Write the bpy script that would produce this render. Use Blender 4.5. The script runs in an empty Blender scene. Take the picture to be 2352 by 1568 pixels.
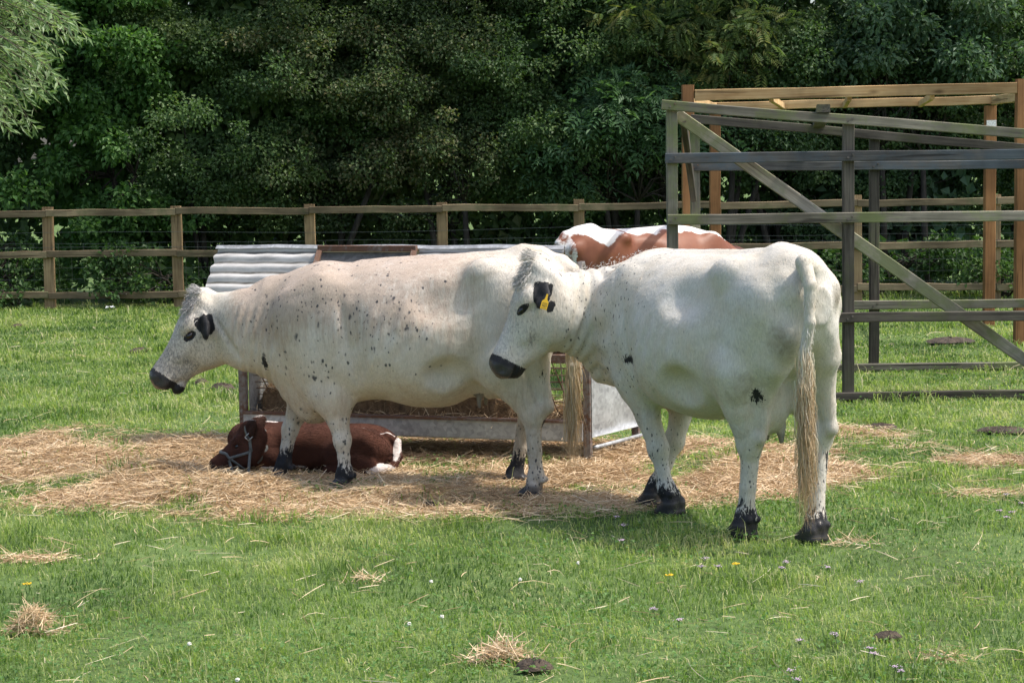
import bpy, math, random
import numpy as np
from mathutils import Vector, Matrix

# ------------------------------------------------------------------ camera
sc = bpy.context.scene
FPX = 4600.0            # focal length in units of a 2352 px wide frame
EYE = np.array([0.0, 0.0, 1.8])
PITCH = math.atan(434 / FPX)
ROLL = math.radians(0.83)
_f = np.array([0, math.cos(PITCH), -math.sin(PITCH)])
_r0 = np.array([1.0, 0, 0])
_u0 = np.array([0, math.sin(PITCH), math.cos(PITCH)])
_r = _r0 * math.cos(ROLL) - _u0 * math.sin(ROLL)
_u = _u0 * math.cos(ROLL) + _r0 * math.sin(ROLL)
cam = bpy.data.cameras.new('camera')
cam.sensor_width = 36.0
cam.lens = 36.0 * FPX / 2352.0
cam.clip_end = 2000
cam_o = bpy.data.objects.new('camera', cam)
sc.collection.objects.link(cam_o)
cam_o.matrix_world = Matrix(((_r[0], _u[0], -_f[0], EYE[0]), (_r[1], _u[1], -_f[1], EYE[1]),
                             (_r[2], _u[2], -_f[2], EYE[2]), (0, 0, 0, 1)))
sc.camera = cam_o

# ------------------------------------------------------------------ daylight
SUN_EL = math.radians(60)
SUN_H = np.array([0.985, -0.14])         # the sun stands high to the right
SUN_H = SUN_H / np.linalg.norm(SUN_H)
SUN_V = Vector((SUN_H[0] * math.cos(SUN_EL), SUN_H[1] * math.cos(SUN_EL), math.sin(SUN_EL)))
w = bpy.data.worlds.new('World'); sc.world = w; w.use_nodes = True
nt = w.node_tree
for n in list(nt.nodes): nt.nodes.remove(n)
wo = nt.nodes.new('ShaderNodeOutputWorld'); bg = nt.nodes.new('ShaderNodeBackground')
sky = nt.nodes.new('ShaderNodeTexSky'); sky.sky_type = 'NISHITA'; sky.sun_disc = False
sky.sun_elevation = SUN_EL
sky.sun_rotation = math.atan2(SUN_H[0], SUN_H[1])
sky.air_density = 1.0; sky.dust_density = 3.6; sky.ozone_density = 1.0
bg.inputs['Strength'].default_value = 0.15
nt.links.new(sky.outputs[0], bg.inputs[0]); nt.links.new(bg.outputs[0], wo.inputs[0])
sl = bpy.data.lights.new('sun', 'SUN'); sl.energy = 2.65; sl.angle = math.radians(1.5); sl.color = (1.0, 0.95, 0.87)
so = bpy.data.objects.new('sun', sl); sc.collection.objects.link(so)
so.rotation_euler = SUN_V.to_track_quat('Z', 'Y').to_euler()
so.location = (8, 6, 14)
sc.view_settings.view_transform = 'Standard'; sc.view_settings.look = 'None'
sc.view_settings.exposure = 0.86; sc.view_settings.gamma = 1.0
sc.view_settings.use_curve_mapping = False
sc.cycles.max_bounces = 8; sc.cycles.transparent_max_bounces = 8
sc.cycles.sample_clamp_indirect = 6.0
sc.cycles_curves.shape = 'RIBBONS'; sc.cycles_curves.subdivisions = 2


# ------------------------------------------------------------------ helpers
rng = np.random.default_rng(7)
C = sc.collection
def at(px, py, D):
    """the point at depth Y = D that a picture position looks towards"""
    d = _f + _r * ((px - 1176) / FPX) + _u * ((784 - py) / FPX)
    return EYE + d * (D / d[1])
def on_ground(px, py, z=0.0):
    d = _f + _r * ((px - 1176) / FPX) + _u * ((784 - py) / FPX)
    return EYE + d * ((z - EYE[2]) / d[2])
def unit(v):
    v = np.asarray(v, float); return v / max(np.linalg.norm(v), 1e-12)
def norm_rows(v): return v / np.maximum(np.linalg.norm(v, axis=-1, keepdims=True), 1e-9)

def wloc(o):
    p = np.zeros(3)
    while o is not None:
        p = p + np.array(o.location); o = o.parent
    return p
def mk(name, V, F, mat=None, parent=None, smooth=False, attrs=None, local=False):
    """one mesh object from vertex rows and face rows (an array, or several arrays of different width);
       rows are in world space unless local, parents being Empties that are only moved, not turned"""
    V = np.asarray(V, float).reshape(-1, 3)
    if parent is not None and not local: V = V - wloc(parent)
    V = np.ascontiguousarray(V, np.float32)
    Fs = F if isinstance(F, (list, tuple)) else [F]
    Fs = [np.asarray(f, np.int32) for f in Fs if len(f)]
    me = bpy.data.meshes.new(name)
    me.vertices.add(len(V)); me.vertices.foreach_set('co', V.ravel())
    nl = sum(f.size for f in Fs); npoly = sum(len(f) for f in Fs)
    me.loops.add(nl); me.polygons.add(npoly)
    me.loops.foreach_set('vertex_index', np.concatenate([f.ravel() for f in Fs]))
    tot = np.concatenate([np.full(len(f), f.shape[1], np.int32) for f in Fs])
    st = np.concatenate([[0], np.cumsum(tot)[:-1]]).astype(np.int32)
    me.polygons.foreach_set('loop_start', st)
    me.polygons.foreach_set('use_smooth', np.full(npoly, bool(smooth)))
    me.update(calc_edges=True)
    for k, a in (attrs or {}).items():
        at_ = me.attributes.new(k, 'FLOAT', 'POINT')
        at_.data.foreach_set('value', np.ascontiguousarray(a, np.float32))
    if mat is not None:
        for m_ in (mat if isinstance(mat, (list, tuple)) else [mat]): me.materials.append(m_)
    o = bpy.data.objects.new(name, me); C.objects.link(o)
    if parent is not None: o.parent = parent
    return o
def empty(name, loc=(0, 0, 0), rz=0.0):
    o = bpy.data.objects.new(name, None); C.objects.link(o)
    o.location = loc; o.rotation_euler = (0, 0, rz); o.empty_display_size = 0.1
    return o
def tag(o, label=None, cat=None, group=None, kind=None):
    for k, v in (('label', label), ('category', cat), ('group', group), ('kind', kind)):
        if v: o[k] = v
    return o
# ---- smooth value noise in the plane
class Noise2:
    def __init__(s, seed):
        s.t = np.random.default_rng(seed).random((256, 256))
    def one(s, x, y):
        xi = np.floor(x).astype(int); yi = np.floor(y).astype(int)
        fx = x - xi; fy = y - yi
        fx = fx * fx * (3 - 2 * fx); fy = fy * fy * (3 - 2 * fy)
        g = lambda a, b: s.t[a & 255, b & 255]
        return (g(xi, yi) * (1 - fx) + g(xi + 1, yi) * fx) * (1 - fy) + (g(xi, yi + 1) * (1 - fx) + g(xi + 1, yi + 1) * fx) * fy
    def __call__(s, x, y, sc_=1.0, oct_=3):
        v = 0; a = 1; tot = 0
        for i in range(oct_):
            v = v + a * s.one(x * sc_ + 17.3 * i, y * sc_ + 5.1 * i); tot += a; a *= .5; sc_ *= 2.1
        return v / tot
NZ = Noise2(3)
def sstep(a, b, x):
    t = np.clip((x - a) / (b - a), 0, 1); return t * t * (3 - 2 * t)

# ---- thin strands: centre lines P (N,K,3), half widths W (N,K), flat side S (N,3) or (N,K,3)
def ribbons(P, W, S):
    N, K, _ = P.shape
    if S.ndim == 2: S = S[:, None, :]
    A = P - S * W[..., None]; B = P + S * W[..., None]
    V = np.stack([A, B], 2).reshape(-1, 3)            # N,K,2
    b = (np.arange(N) * K * 2)[:, None]; k = np.arange(K - 1)[None] * 2
    q = np.stack([b + k, b + k + 1, b + k + 3, b + k + 2], -1).reshape(-1, 4)
    return V, q
def tube(P, R, sides=8, cap=True):
    """a bent, tapering round bar through the points P"""
    P = np.asarray(P, float); K = len(P); R = np.broadcast_to(np.asarray(R, float), (K,))
    T = np.gradient(P, axis=0); T = norm_rows(T)
    ref = np.array([0, 0, 1.0]) if abs(T[0][2]) < .9 else np.array([1.0, 0, 0])
    V = []
    for i in range(K):
        a = unit(np.cross(ref, T[i])); b = np.cross(T[i], a)
        ref = np.cross(a, T[i]) * -1 if False else ref
        th = np.arange(sides) / sides * 2 * math.pi
        V.append(P[i] + R[i] * (np.cos(th)[:, None] * a + np.sin(th)[:, None] * b))
    V = np.concatenate(V)
    F = []
    for i in range(K - 1):
        for j in range(sides):
            F.append((i * sides + j, i * sides + (j + 1) % sides, (i + 1) * sides + (j + 1) % sides, (i + 1) * sides + j))
    F = np.array(F, int)
    caps = []
    if cap:
        for i in (0, K - 1):
            c = len(V); V = np.vstack([V, P[i]])
            for j in range(sides):
                t = (i * sides + j, i * sides + (j + 1) % sides, c)
                caps.append(t if i else t[::-1])
    return V, F, (np.array(caps, int) if caps else np.zeros((0, 3), int))
class Geo:
    """gathers pieces of ONE thing's part"""
    def __init__(s): s.V = []; s.Q = []; s.T = []; s.n = 0
    def add(s, V, Q=None, T=None):
        V = np.asarray(V, float).reshape(-1, 3)
        if Q is not None and len(Q): s.Q.append(np.asarray(Q) + s.n)
        if T is not None and len(T): s.T.append(np.asarray(T) + s.n)
        s.V.append(V); s.n += len(V); return s
    def tube(s, P, R, sides=8):
        V, F, c = tube(P, R, sides); return s.add(V, F, c)
    def build(s, name, mat, parent=None, smooth=False, attrs=None, local=False):
        F = []
        if s.Q: F.append(np.concatenate(s.Q))
        if s.T: F.append(np.concatenate(s.T))
        return mk(name, np.concatenate(s.V), F, mat, parent, smooth, attrs, local)
def timber(name, p0, p1, h, t, mat, parent, up=(0, 0, 1), seg=6, jit=.0025, ch=.005, seed=None):
    """a sawn length from p0 to p1: h across 'up', t across the other way; arrises eased, a little bowed.
       Its own x axis runs along the grain."""
    r = np.random.default_rng(abs(hash((round(float(p0[0]), 3), round(float(p0[2]), 3), round(float(p1[0]), 3), round(float(p1[2]), 3)))) % 2**31 if seed is None else seed)
    p0 = np.asarray(p0, float); p1 = np.asarray(p1, float)
    L = np.linalg.norm(p1 - p0); x = (p1 - p0) / L
    y = unit(np.cross(np.asarray(up, float), x)); z = np.cross(x, y)
    a, b = t / 2, h / 2
    prof = np.array([(-a + ch, -b), (a - ch, -b), (a, -b + ch), (a, b - ch), (a - ch, b), (-a + ch, b), (-a, b - ch), (-a, -b + ch)])
    V = []
    for i in range(seg + 1):
        off = r.normal(0, jit, 2) if 0 < i < seg else np.zeros(2)
        s_ = 1 + r.normal(0, jit * 4)
        for (u, v) in prof: V.append((L * i / seg, u * s_ + off[0], v * s_ + off[1]))
    F = []
    for i in range(seg):
        for j in range(8):
            F.append((i * 8 + j, i * 8 + (j + 1) % 8, (i + 1) * 8 + (j + 1) % 8, (i + 1) * 8 + j))
    # proper winding: profile is counter-clockwise seen from -x
    F = [f[::-1] for f in F]
    caps = [tuple(range(8)), tuple(range(seg * 8 + 7, seg * 8 - 1, -1))]
    o = mk(name, V, [np.array(F), np.array(caps)], mat, parent, local=True)
    M = Matrix(((x[0], y[0], z[0], p0[0]), (x[1], y[1], z[1], p0[1]), (x[2], y[2], z[2], p0[2]), (0, 0, 0, 1)))
    if parent is not None: M = Matrix.Translation(-Vector(wloc(parent))) @ M
    o.matrix_local = M
    return o

# ------------------------------------------------------------------ materials
class NT:
    """small builder for node materials"""
    def __init__(s, name):
        s.m = bpy.data.materials.new(name); s.m.use_nodes = True
        s.t = s.m.node_tree
        for n in list(s.t.nodes): s.t.nodes.remove(n)
        s.out = s.t.nodes.new('ShaderNodeOutputMaterial')
    def n(s, typ, **kw):
        nd = s.t.nodes.new('ShaderNode' + typ)
        for k, v in kw.items():
            if k.startswith('i_'):
                nd.inputs[k[2:].replace('_', ' ')].default_value = v
            else: setattr(nd, k, v)
        return nd
    def l(s, a, b): s.t.links.new(a, b)
    def coord(s, kind='Object', scale=(1, 1, 1)):
        c = s.n('TexCoord'); m = s.n('Mapping'); m.inputs['Scale'].default_value = scale
        s.l(c.outputs[kind], m.inputs[0]); return m.outputs[0]
    def noise(s, vec, scale, detail=3, rough=.55, dist=0.0):
        nd = s.n('TexNoise'); nd.inputs['Scale'].default_value = scale; nd.inputs['Detail'].default_value = detail
        nd.inputs['Roughness'].default_value = rough; nd.inputs['Distortion'].default_value = dist
        if vec is not None: s.l(vec, nd.inputs['Vector'])
        return nd.outputs[0]
    def ramp(s, fac, stops):
        nd = s.n('ValToRGB'); e = nd.color_ramp.elements
        while len(e) < len(stops): e.new(0.5)
        for i, (p, c) in enumerate(stops):
            e[i].position = p; e[i].color = (c if len(c) == 4 else (*c, 1)) if isinstance(c, (tuple, list)) else (c, c, c, 1)
        s.l(fac, nd.inputs[0]); return nd.outputs[0]
    def mix(s, fac, a, b, mode='MIX'):
        nd = s.n('Mix'); nd.data_type = 'RGBA'; nd.blend_type = mode
        for i, v in ((0, fac), (6, a), (7, b)):
            if isinstance(v, (int, float)): nd.inputs[i].default_value = v if i == 0 else (v, v, v, 1)
            elif isinstance(v, (tuple, list)): nd.inputs[i].default_value = (*v, 1) if len(v) == 3 else v
            else: s.l(v, nd.inputs[i])
        return nd.outputs[2]
    def math(s, op, a, b=None, c=None, clamp=False):
        nd = s.n('Math'); nd.operation = op; nd.use_clamp = clamp
        for i, v in enumerate((a, b, c)):
            if v is None: continue
            if isinstance(v, (int, float)): nd.inputs[i].default_value = v
            else: s.l(v, nd.inputs[i])
        return nd.outputs[0]
    def attr(s, name):
        nd = s.n('Attribute'); nd.attribute_name = name; return nd.outputs['Fac']
    def rand(s):
        return s.n('ObjectInfo').outputs['Random']
    def bump(s, h, strength=.3, dist=.01):
        nd = s.n('Bump'); nd.inputs['Strength'].default_value = strength; nd.inputs['Distance'].default_value = dist
        s.l(h, nd.inputs['Height']); return nd.outputs[0]
    def bsdf(s, col, rough=.8, normal=None, metal=0.0, spec=None, **kw):
        b = s.n('BsdfPrincipled')
        if isinstance(col, (tuple, list)): b.inputs['Base Color'].default_value = (*col, 1)
        else: s.l(col, b.inputs['Base Color'])
        if isinstance(rough, (int, float)): b.inputs['Roughness'].default_value = rough
        else: s.l(rough, b.inputs['Roughness'])
        b.inputs['Metallic'].default_value = metal if isinstance(metal, (int, float)) else 0
        if not isinstance(metal, (int, float)): s.l(metal, b.inputs['Metallic'])
        if spec is not None: b.inputs['Specular IOR Level'].default_value = spec
        for k, v in kw.items(): b.inputs[k].default_value = v
        if normal is not None: s.l(normal, b.inputs['Normal'])
        return b.outputs[0]
    def leafy(s, col, tcol, trans=.35, rough=.5, spec=.4, normal=None):
        b = s.bsdf(col, rough, normal, spec=spec)
        t = s.n('BsdfTranslucent')
        if isinstance(tcol, (tuple, list)): t.inputs[0].default_value = (*tcol, 1)
        else: s.l(tcol, t.inputs[0])
        m = s.n('MixShader'); m.inputs[0].default_value = trans
        s.l(b, m.inputs[1]); s.l(t.outputs[0], m.inputs[2]); return m.outputs[0]
    def done(s, sh):
        s.l(sh, s.out.inputs[0]); return s.m

def leaf_mat(name, c0, c1, c2, trans=.35, rough=.42, spec=.5, tboost=1.6):
    t = NT(name); rough = rough + .12; spec = spec * .65
    col = t.ramp(t.attr('rnd'), [(0.0, c0), (.55, c1), (.93, c2), (1.0, c2)])
    tc = t.mix(1.0, col, (tboost, tboost * 1.1, tboost * .5), 'MULTIPLY')
    return t.done(t.leafy(col, tc, trans, rough, spec))
def wood_mat(name, pale, dark, green=None, gamt=.0, knots=False, rough=.85, bump=.25):
    t = NT(name)
    v = t.coord('Object', (1, 1, 1)); info = t.n('ObjectInfo')
    off = t.n('VectorMath', operation='ADD'); t.l(v, off.inputs[0])
    sc_ = t.n('VectorMath', operation='SCALE'); t.l(info.outputs['Random'], sc_.inputs['Scale']); sc_.inputs[0].default_value = (13, 7, 5)
    t.l(sc_.outputs[0], off.inputs[1]); v = off.outputs[0]
    g = t.n('Mapping'); g.inputs['Scale'].default_value = (2.2, 55, 55); t.l(v, g.inputs[0])
    grain = t.noise(g.outputs[0], 1.0, 4, .6, .6)
    big = t.noise(v, 2.3, 4, .6)
    col = t.ramp(t.math('ADD', t.math('MULTIPLY', grain, .6), t.math('MULTIPLY', big, .4)), [(.38, dark), (.60, pale)])
    if knots:
        vo = t.n('TexVoronoi'); km = t.n('Mapping'); km.inputs['Scale'].default_value = (2.6, 7, 7); t.l(v, km.inputs[0])
        t.l(km.outputs[0], vo.inputs['Vector']); vo.inputs['Scale'].default_value = 1.0
        k = t.ramp(vo.outputs['Distance'], [(.05, 1.0), (.13, .35), (.2, 0.0)])
        col = t.mix(k, col, tuple(.45 * a for a in dark))
    if green:
        gm = t.ramp(t.math('ADD', t.math('MULTIPLY', t.noise(v, 2.2, 5, .7), .8), t.math('MULTIPLY', grain, .2)), [(.58 - gamt * .35, 0.0), (.68 - gamt * .35, .85)])
        col = t.mix(gm, col, green)
    cm = t.n('Mapping'); cm.inputs['Scale'].default_value = (1.1, 34, 34); t.l(v, cm.inputs[0])
    crack = t.ramp(t.noise(cm.outputs[0], 1.0, 2, .5, .4), [(.30, 1.0), (.36, 0.0)])
    col = t.mix(t.math('MULTIPLY', crack, .75), col, tuple(.35 * a for a in dark))
    stain = t.ramp(t.noise(v, 1.1, 4, .6, .5), [(.35, .55), (.62, 1.08)])
    col = t.mix(1.0, col, stain, 'MULTIPLY')
    br = t.math('ADD', t.math('MULTIPLY', info.outputs['Random'], .35), .82)
    hs = t.n('HueSaturation'); t.l(br, hs.inputs['Value']); t.l(col, hs.inputs['Color'])
    return t.done(t.bsdf(hs.outputs[0], rough, t.bump(grain, bump, .004), spec=.25))

# ------------------------------------------------------------------ the ground: one sheet out to the horizon
HAY = [(-1.05, 11.30, 2.2, 1.12, 1.0), (1.0, 11.15, .95, .95, .95), (-2.8, 11.75, .95, 1.05, .95), (-.2, 10.6, 1.3, .62, .9), (.9, 10.75, .8, .55, .8),
       (2.88, 11.35, .42, .20, .85), (2.09, 12.4, .34, .16, .8), (2.62, 12.0, .30, .10, .5), (-2.17, 8.96, .28, .07, .45), (-.5, 12.35, 1.3, .45, .9), (1.9, 11.3, .35, .3, .5), (2.5, 10.3, .3, .1, .4)]
MOUND = [(-2.72, 12.75, .40, .20, .085), (-2.73, 11.65, .45, .30, .09), (-2.05, 10.95, .38, .2, .11), (-1.56, 10.50, .40, .2, .12), (-.60, 10.45, .30, .16, .06),
         (-.18, 10.8, .3, .2, .04), (.32, 10.95, .25, .2, .05), (1.0, 11.7, .5, .35, .07), (1.35, 11.3, .35, .25, .06), (-1.9, 12.1, .5, .3, .08), (2.05, 12.42, .22, .12, .06)]
def hay_mask(x, y):
    m = np.zeros_like(x, float)
    for cx, cy, rx, ry, a in HAY:
        d = np.sqrt(((x - cx) / rx) ** 2 + ((y - cy) / ry) ** 2) + 1.25 * (NZ(x + 70, y * 1.3 + 20, 1.15, 4) - .5)
        m = np.maximum(m, a * sstep(1.32, .62, d))
    n = .6 * NZ(x, y, 1.9, 4) + .4 * NZ(x * 1.0 + 9, y * 1.6, 5.5, 3)
    return np.clip(m * (1.0 + 2.5 * (n - .5)) - .9 * sstep(.55, .68, NZ(x + 40, y + 9, 2.3, 2)) * .75, 0, 1) * (m > .02)
def gz(x, y):
    z = (NZ(x, y, .45, 3) - .5) * .018 + (NZ(x + 5, y, 3.5, 2) - .5) * .012
    for cx, cy, rx, ry, h in MOUND:
        z = z + h * np.exp(-((x - cx) / rx) ** 2 - ((y - cy) / ry) ** 2)
    return z
def build_ground():
    ax = np.concatenate([[-700, -250, -90, -40, -22, -14], np.arange(-9, 9.01, .12), [14, 22, 40, 90, 250, 700]])
    ay = np.concatenate([[-60, -20, -6, 0, 3], np.arange(5, 28.01, .12), [31, 36, 44, 60, 90, 150, 300, 900]])
    X, Y = np.meshgrid(ax, ay, indexing='ij'); nx, ny = X.shape
    Z = np.where((np.abs(X) < 9.5) & (Y > 4) & (Y < 29), gz(X, Y) - .006, -.006)
    V = np.stack([X, Y, Z], -1).reshape(-1, 3)
    i, j = np.meshgrid(np.arange(nx - 1), np.arange(ny - 1), indexing='ij'); i = i.ravel(); j = j.ravel()
    Q = np.stack([i * ny + j, (i + 1) * ny + j, (i + 1) * ny + j + 1, i * ny + j + 1], 1)
    hm = np.where((np.abs(X) < 9) & (Y > 5) & (Y < 20), hay_mask(X, Y), 0).ravel()
    t = NT('meadow_soil_and_turf'); v = t.coord('Object')
    n1 = t.noise(v, .9, 5, .6); n2 = t.noise(v, 14, 5, .65); n3 = t.noise(v, 90, 3, .6)
    g = t.ramp(t.math('ADD', t.math('MULTIPLY', n1, .45), t.math('MULTIPLY', n2, .55)), [(.30, (.040, .056, .02)), (.48, (.085, .135, .040)), (.60, (.125, .185, .058)), (.75, (.20, .21, .10))])
    h = t.ramp(t.math('ADD', t.math('MULTIPLY', n2, .4), t.math('MULTIPLY', n3, .6)), [(.3, (.14, .085, .045)), (.5, (.33, .22, .125)), (.7, (.52, .38, .24))])
    f = t.ramp(t.math('ADD', t.attr('hay'), t.math('MULTIPLY', t.math('SUBTRACT', n2, .5), .7)), [(.3, 0.0), (.62, 1.0)])
    col = t.mix(f, g, h)
    m = t.done(t.bsdf(col, .9, t.bump(t.math('ADD', n2, n3), .6, .02), spec=.15))
    o = mk('ground', V, Q, m, None, True, {'hay': hm}); tag(o, kind='structure')
def blades(name, X, Y, Hh, Wd, lean, mat, rnd, z0=None, seed=3):
    r = np.random.default_rng(seed); N = len(X)
    az = r.random(N) * 6.283; ln = lean * (0.35 + r.random(N)); d = np.stack([np.cos(az), np.sin(az), np.zeros(N)], 1)
    sa = az + 1.57 + r.normal(0, .5, N); s_ = np.stack([np.cos(sa), np.sin(sa), np.zeros(N)], 1)
    b = np.stack([X, Y, gz(X, Y) - .004 if z0 is None else z0], 1)
    m = b + d * (Hh * ln * .32)[:, None] + np.array([0, 0, 1]) * (Hh * .62)[:, None]
    tip = b + d * (Hh * ln * 1.0)[:, None] + np.array([0, 0, 1]) * (Hh * (1.0 - .30 * np.clip(ln, 0, 1.6)))[:, None]
    V = np.stack([b - s_ * Wd[:, None], b + s_ * Wd[:, None], m + s_ * (Wd * .8)[:, None], m - s_ * (Wd * .8)[:, None], tip], 1).reshape(-1, 3)
    k = np.arange(N)[:, None] * 5
    o = mk(name, V, [k + np.array([[0, 1, 2, 3]]), k + np.array([[3, 2, 4]])], mat, None, False, {'rnd': np.repeat(rnd, 5)})
    return o
def spread(n, y0, y1, p, r, wpad=1.0):
    """points over the wedge the camera can see, thinning with distance"""
    yy = np.linspace(y0, y1, 400); pdf = (0.53 * yy + 2 * wpad) * yy ** (-p); c = np.cumsum(pdf); c /= c[-1]
    Y = np.interp(r.random(n), c, yy); X = (r.random(n) - .5) * (0.53 * Y + 2 * wpad)
    return X, Y
def build_grass():
    r = np.random.default_rng(21)
    t = NT('grass_blades')
    col = t.ramp(t.attr('rnd'), [(0.0, (.062, .115, .030)), (.24, (.138, .208, .052)), (.54, (.255, .322, .098)), (.84, (.37, .395, .17)), (.94, (.46, .425, .25)), (1.0, (.58, .50, .34))])
    tc = t.mix(1.0, col, (1.5, 1.75, .8), 'MULTIPLY')
    mg = t.done(t.leafy(col, tc, .42, .42, .4))
    X, Y = spread(325000, 6.0, 24.6, 1.25, r)
    hm = hay_mask(X, Y); keep = r.random(len(X)) > np.clip(hm * 1.3, 0, .93)
    X, Y, hm = X[keep], Y[keep], hm[keep]
    n1 = NZ(X, Y, 1.1, 3); n2 = NZ(X + 30, Y - 11, 4.2, 2)
    clump = sstep(.52, .75, n2) * sstep(.42, .6, n1)
    Hh = (.014 + .018 * r.random(len(X)) + .016 * n1 + .085 * clump * r.random(len(X))) * (1 + .010 * (Y - 8))
    worn = sstep(.56, .70, NZ(X + 13, Y + 31, 1.3, 4)); Hh = Hh * (1 - .5 * worn); rub = r.random(len(X)) > .45 * worn
    X, Y, hm, n1, clump, Hh, worn = X[rub], Y[rub], hm[rub], n1[rub], clump[rub], Hh[rub], worn[rub]
    tall = r.random(len(X)) < .004; Hh = np.where(tall, .10 + .10 * r.random(len(X)), Hh)
    Wd = (.0017 + .0013 * r.random(len(X))) * np.clip(Y / 8.5, .9, 2.4) * np.where(tall, .5, 1)
    rnd = np.clip(.40 + 1.25 * (n1 - .5) + .65 * (NZ(X, Y, 5, 3) - .5) + r.normal(0, .17, len(X)) - .22 * clump, 0, .93)
    dry = r.random(len(X)) < (.03 + .22 * worn + .16 * sstep(.5, .75, NZ(X - 20, Y, 1.7, 3)) + .25 * hm); rnd = np.where(dry | tall, r.uniform(.80, 1.0, len(X)), rnd)
    tag(blades('grass', X, Y, Hh, Wd, .9, mg, rnd), 'short green pasture grass covering the paddock', 'grass', None, 'stuff')
    # clover and other low broad leaves between the blades
    N = 34000; X, Y = spread(N, 6.0, 16, 1.3, r); pt = NZ(X - 7, Y + 3, 1.6, 3); k = (r.random(N) < sstep(.44, .62, pt)) & (hay_mask(X, Y) < .4); X, Y = X[k], Y[k]; N = len(X)
    c = np.stack([X, Y, gz(X, Y) + .018 + .035 * r.random(N)], 1)
    az = r.random(N) * 6.28; L = .010 + .012 * r.random(N)
    P, T, rn = leaf_quads(c, np.stack([np.cos(az), np.sin(az), r.normal(0, .3, N)], 1), np.stack([r.normal(0, .35, N), r.normal(0, .35, N), np.ones(N)], 1), L, L * .9, r.uniform(0, .6, N))
    tag(mk('clover_leaves', P, T, leaf_mat('clover_leaf', (.07, .15, .04), (.12, .22, .06), (.18, .27, .08), .3, .45, .4), None, False, {'rnd': rn}), 'small round clover leaves among the grass', 'clover', None, 'stuff')
def leaf_quads(c, d, n, L, W, rnd, fold=.22, droop=.15):
    """one folded, pointed leaf per row: stalk end c, direction d, upper side n"""
    d = norm_rows(d); n = norm_rows(n - d * (n * d).sum(1, keepdims=True)); s_ = np.cross(d, n); N = len(c)
    L = np.broadcast_to(L, (N,))[:, None]; W = np.broadcast_to(W, (N,))[:, None]
    a = c + d * L * .45
    V = np.stack([c, a + s_ * W * .5 + n * W * fold, c + d * L - n * L * droop, a - s_ * W * .5 + n * W * fold], 1).reshape(-1, 3)
    k = np.arange(N)[:, None] * 4
    T = np.concatenate([k + np.array([[0, 1, 2]]), k + np.array([[0, 2, 3]])])
    return V, T, np.repeat(rnd, 4)
def straw_mat(name='hay_straw'):
    t = NT(name)
    col = t.ramp(t.attr('rnd'), [(0.0, (.19, .112, .055)), (.3, (.42, .285, .155)), (.65, (.64, .48, .295)), (.9, (.77, .63, .43)), (1.0, (.84, .74, .55))])
    return t.done(t.leafy(col, col, .18, .5, .35))
def straws(X, Y, Z, L, r, flat=.16, wid=(.0011, .0021), bend=.16):
    N = len(X); az = r.random(N) * 6.283; el = r.normal(0, flat, N)
    d = np.stack([np.cos(az) * np.cos(el), np.sin(az) * np.cos(el), np.sin(el)], 1)
    up = np.tile([0, 0, 1.0], (N, 1)); s_ = norm_rows(np.cross(d, up))
    side = norm_rows(s_ * r.normal(0, 1, (N, 1)) + up * r.normal(0, 1, (N, 1)))
    t = np.linspace(-.5, .5, 4); bn = r.normal(0, bend, (N, 1))
    P = np.stack([X, Y, Z], 1)[:, None] + d[:, None] * (t[None, :, None] * L[:, None, None]) + (s_[:, None] * bn[:, :, None] + up[:, None] * -abs(bn[:, :, None]) * .35) * ((t ** 2)[None, :, None] * L[:, None, None] * 2)
    g0 = gz(P[..., 0], P[..., 1]) + .003; P[..., 2] = np.maximum(P[..., 2], g0)
    W = np.broadcast_to(r.uniform(*wid, (N, 1)), (N, 4)) * np.array([.8, 1, 1, .55])
    return ribbons(P, W, side)
m_straw = straw_mat()
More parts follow.
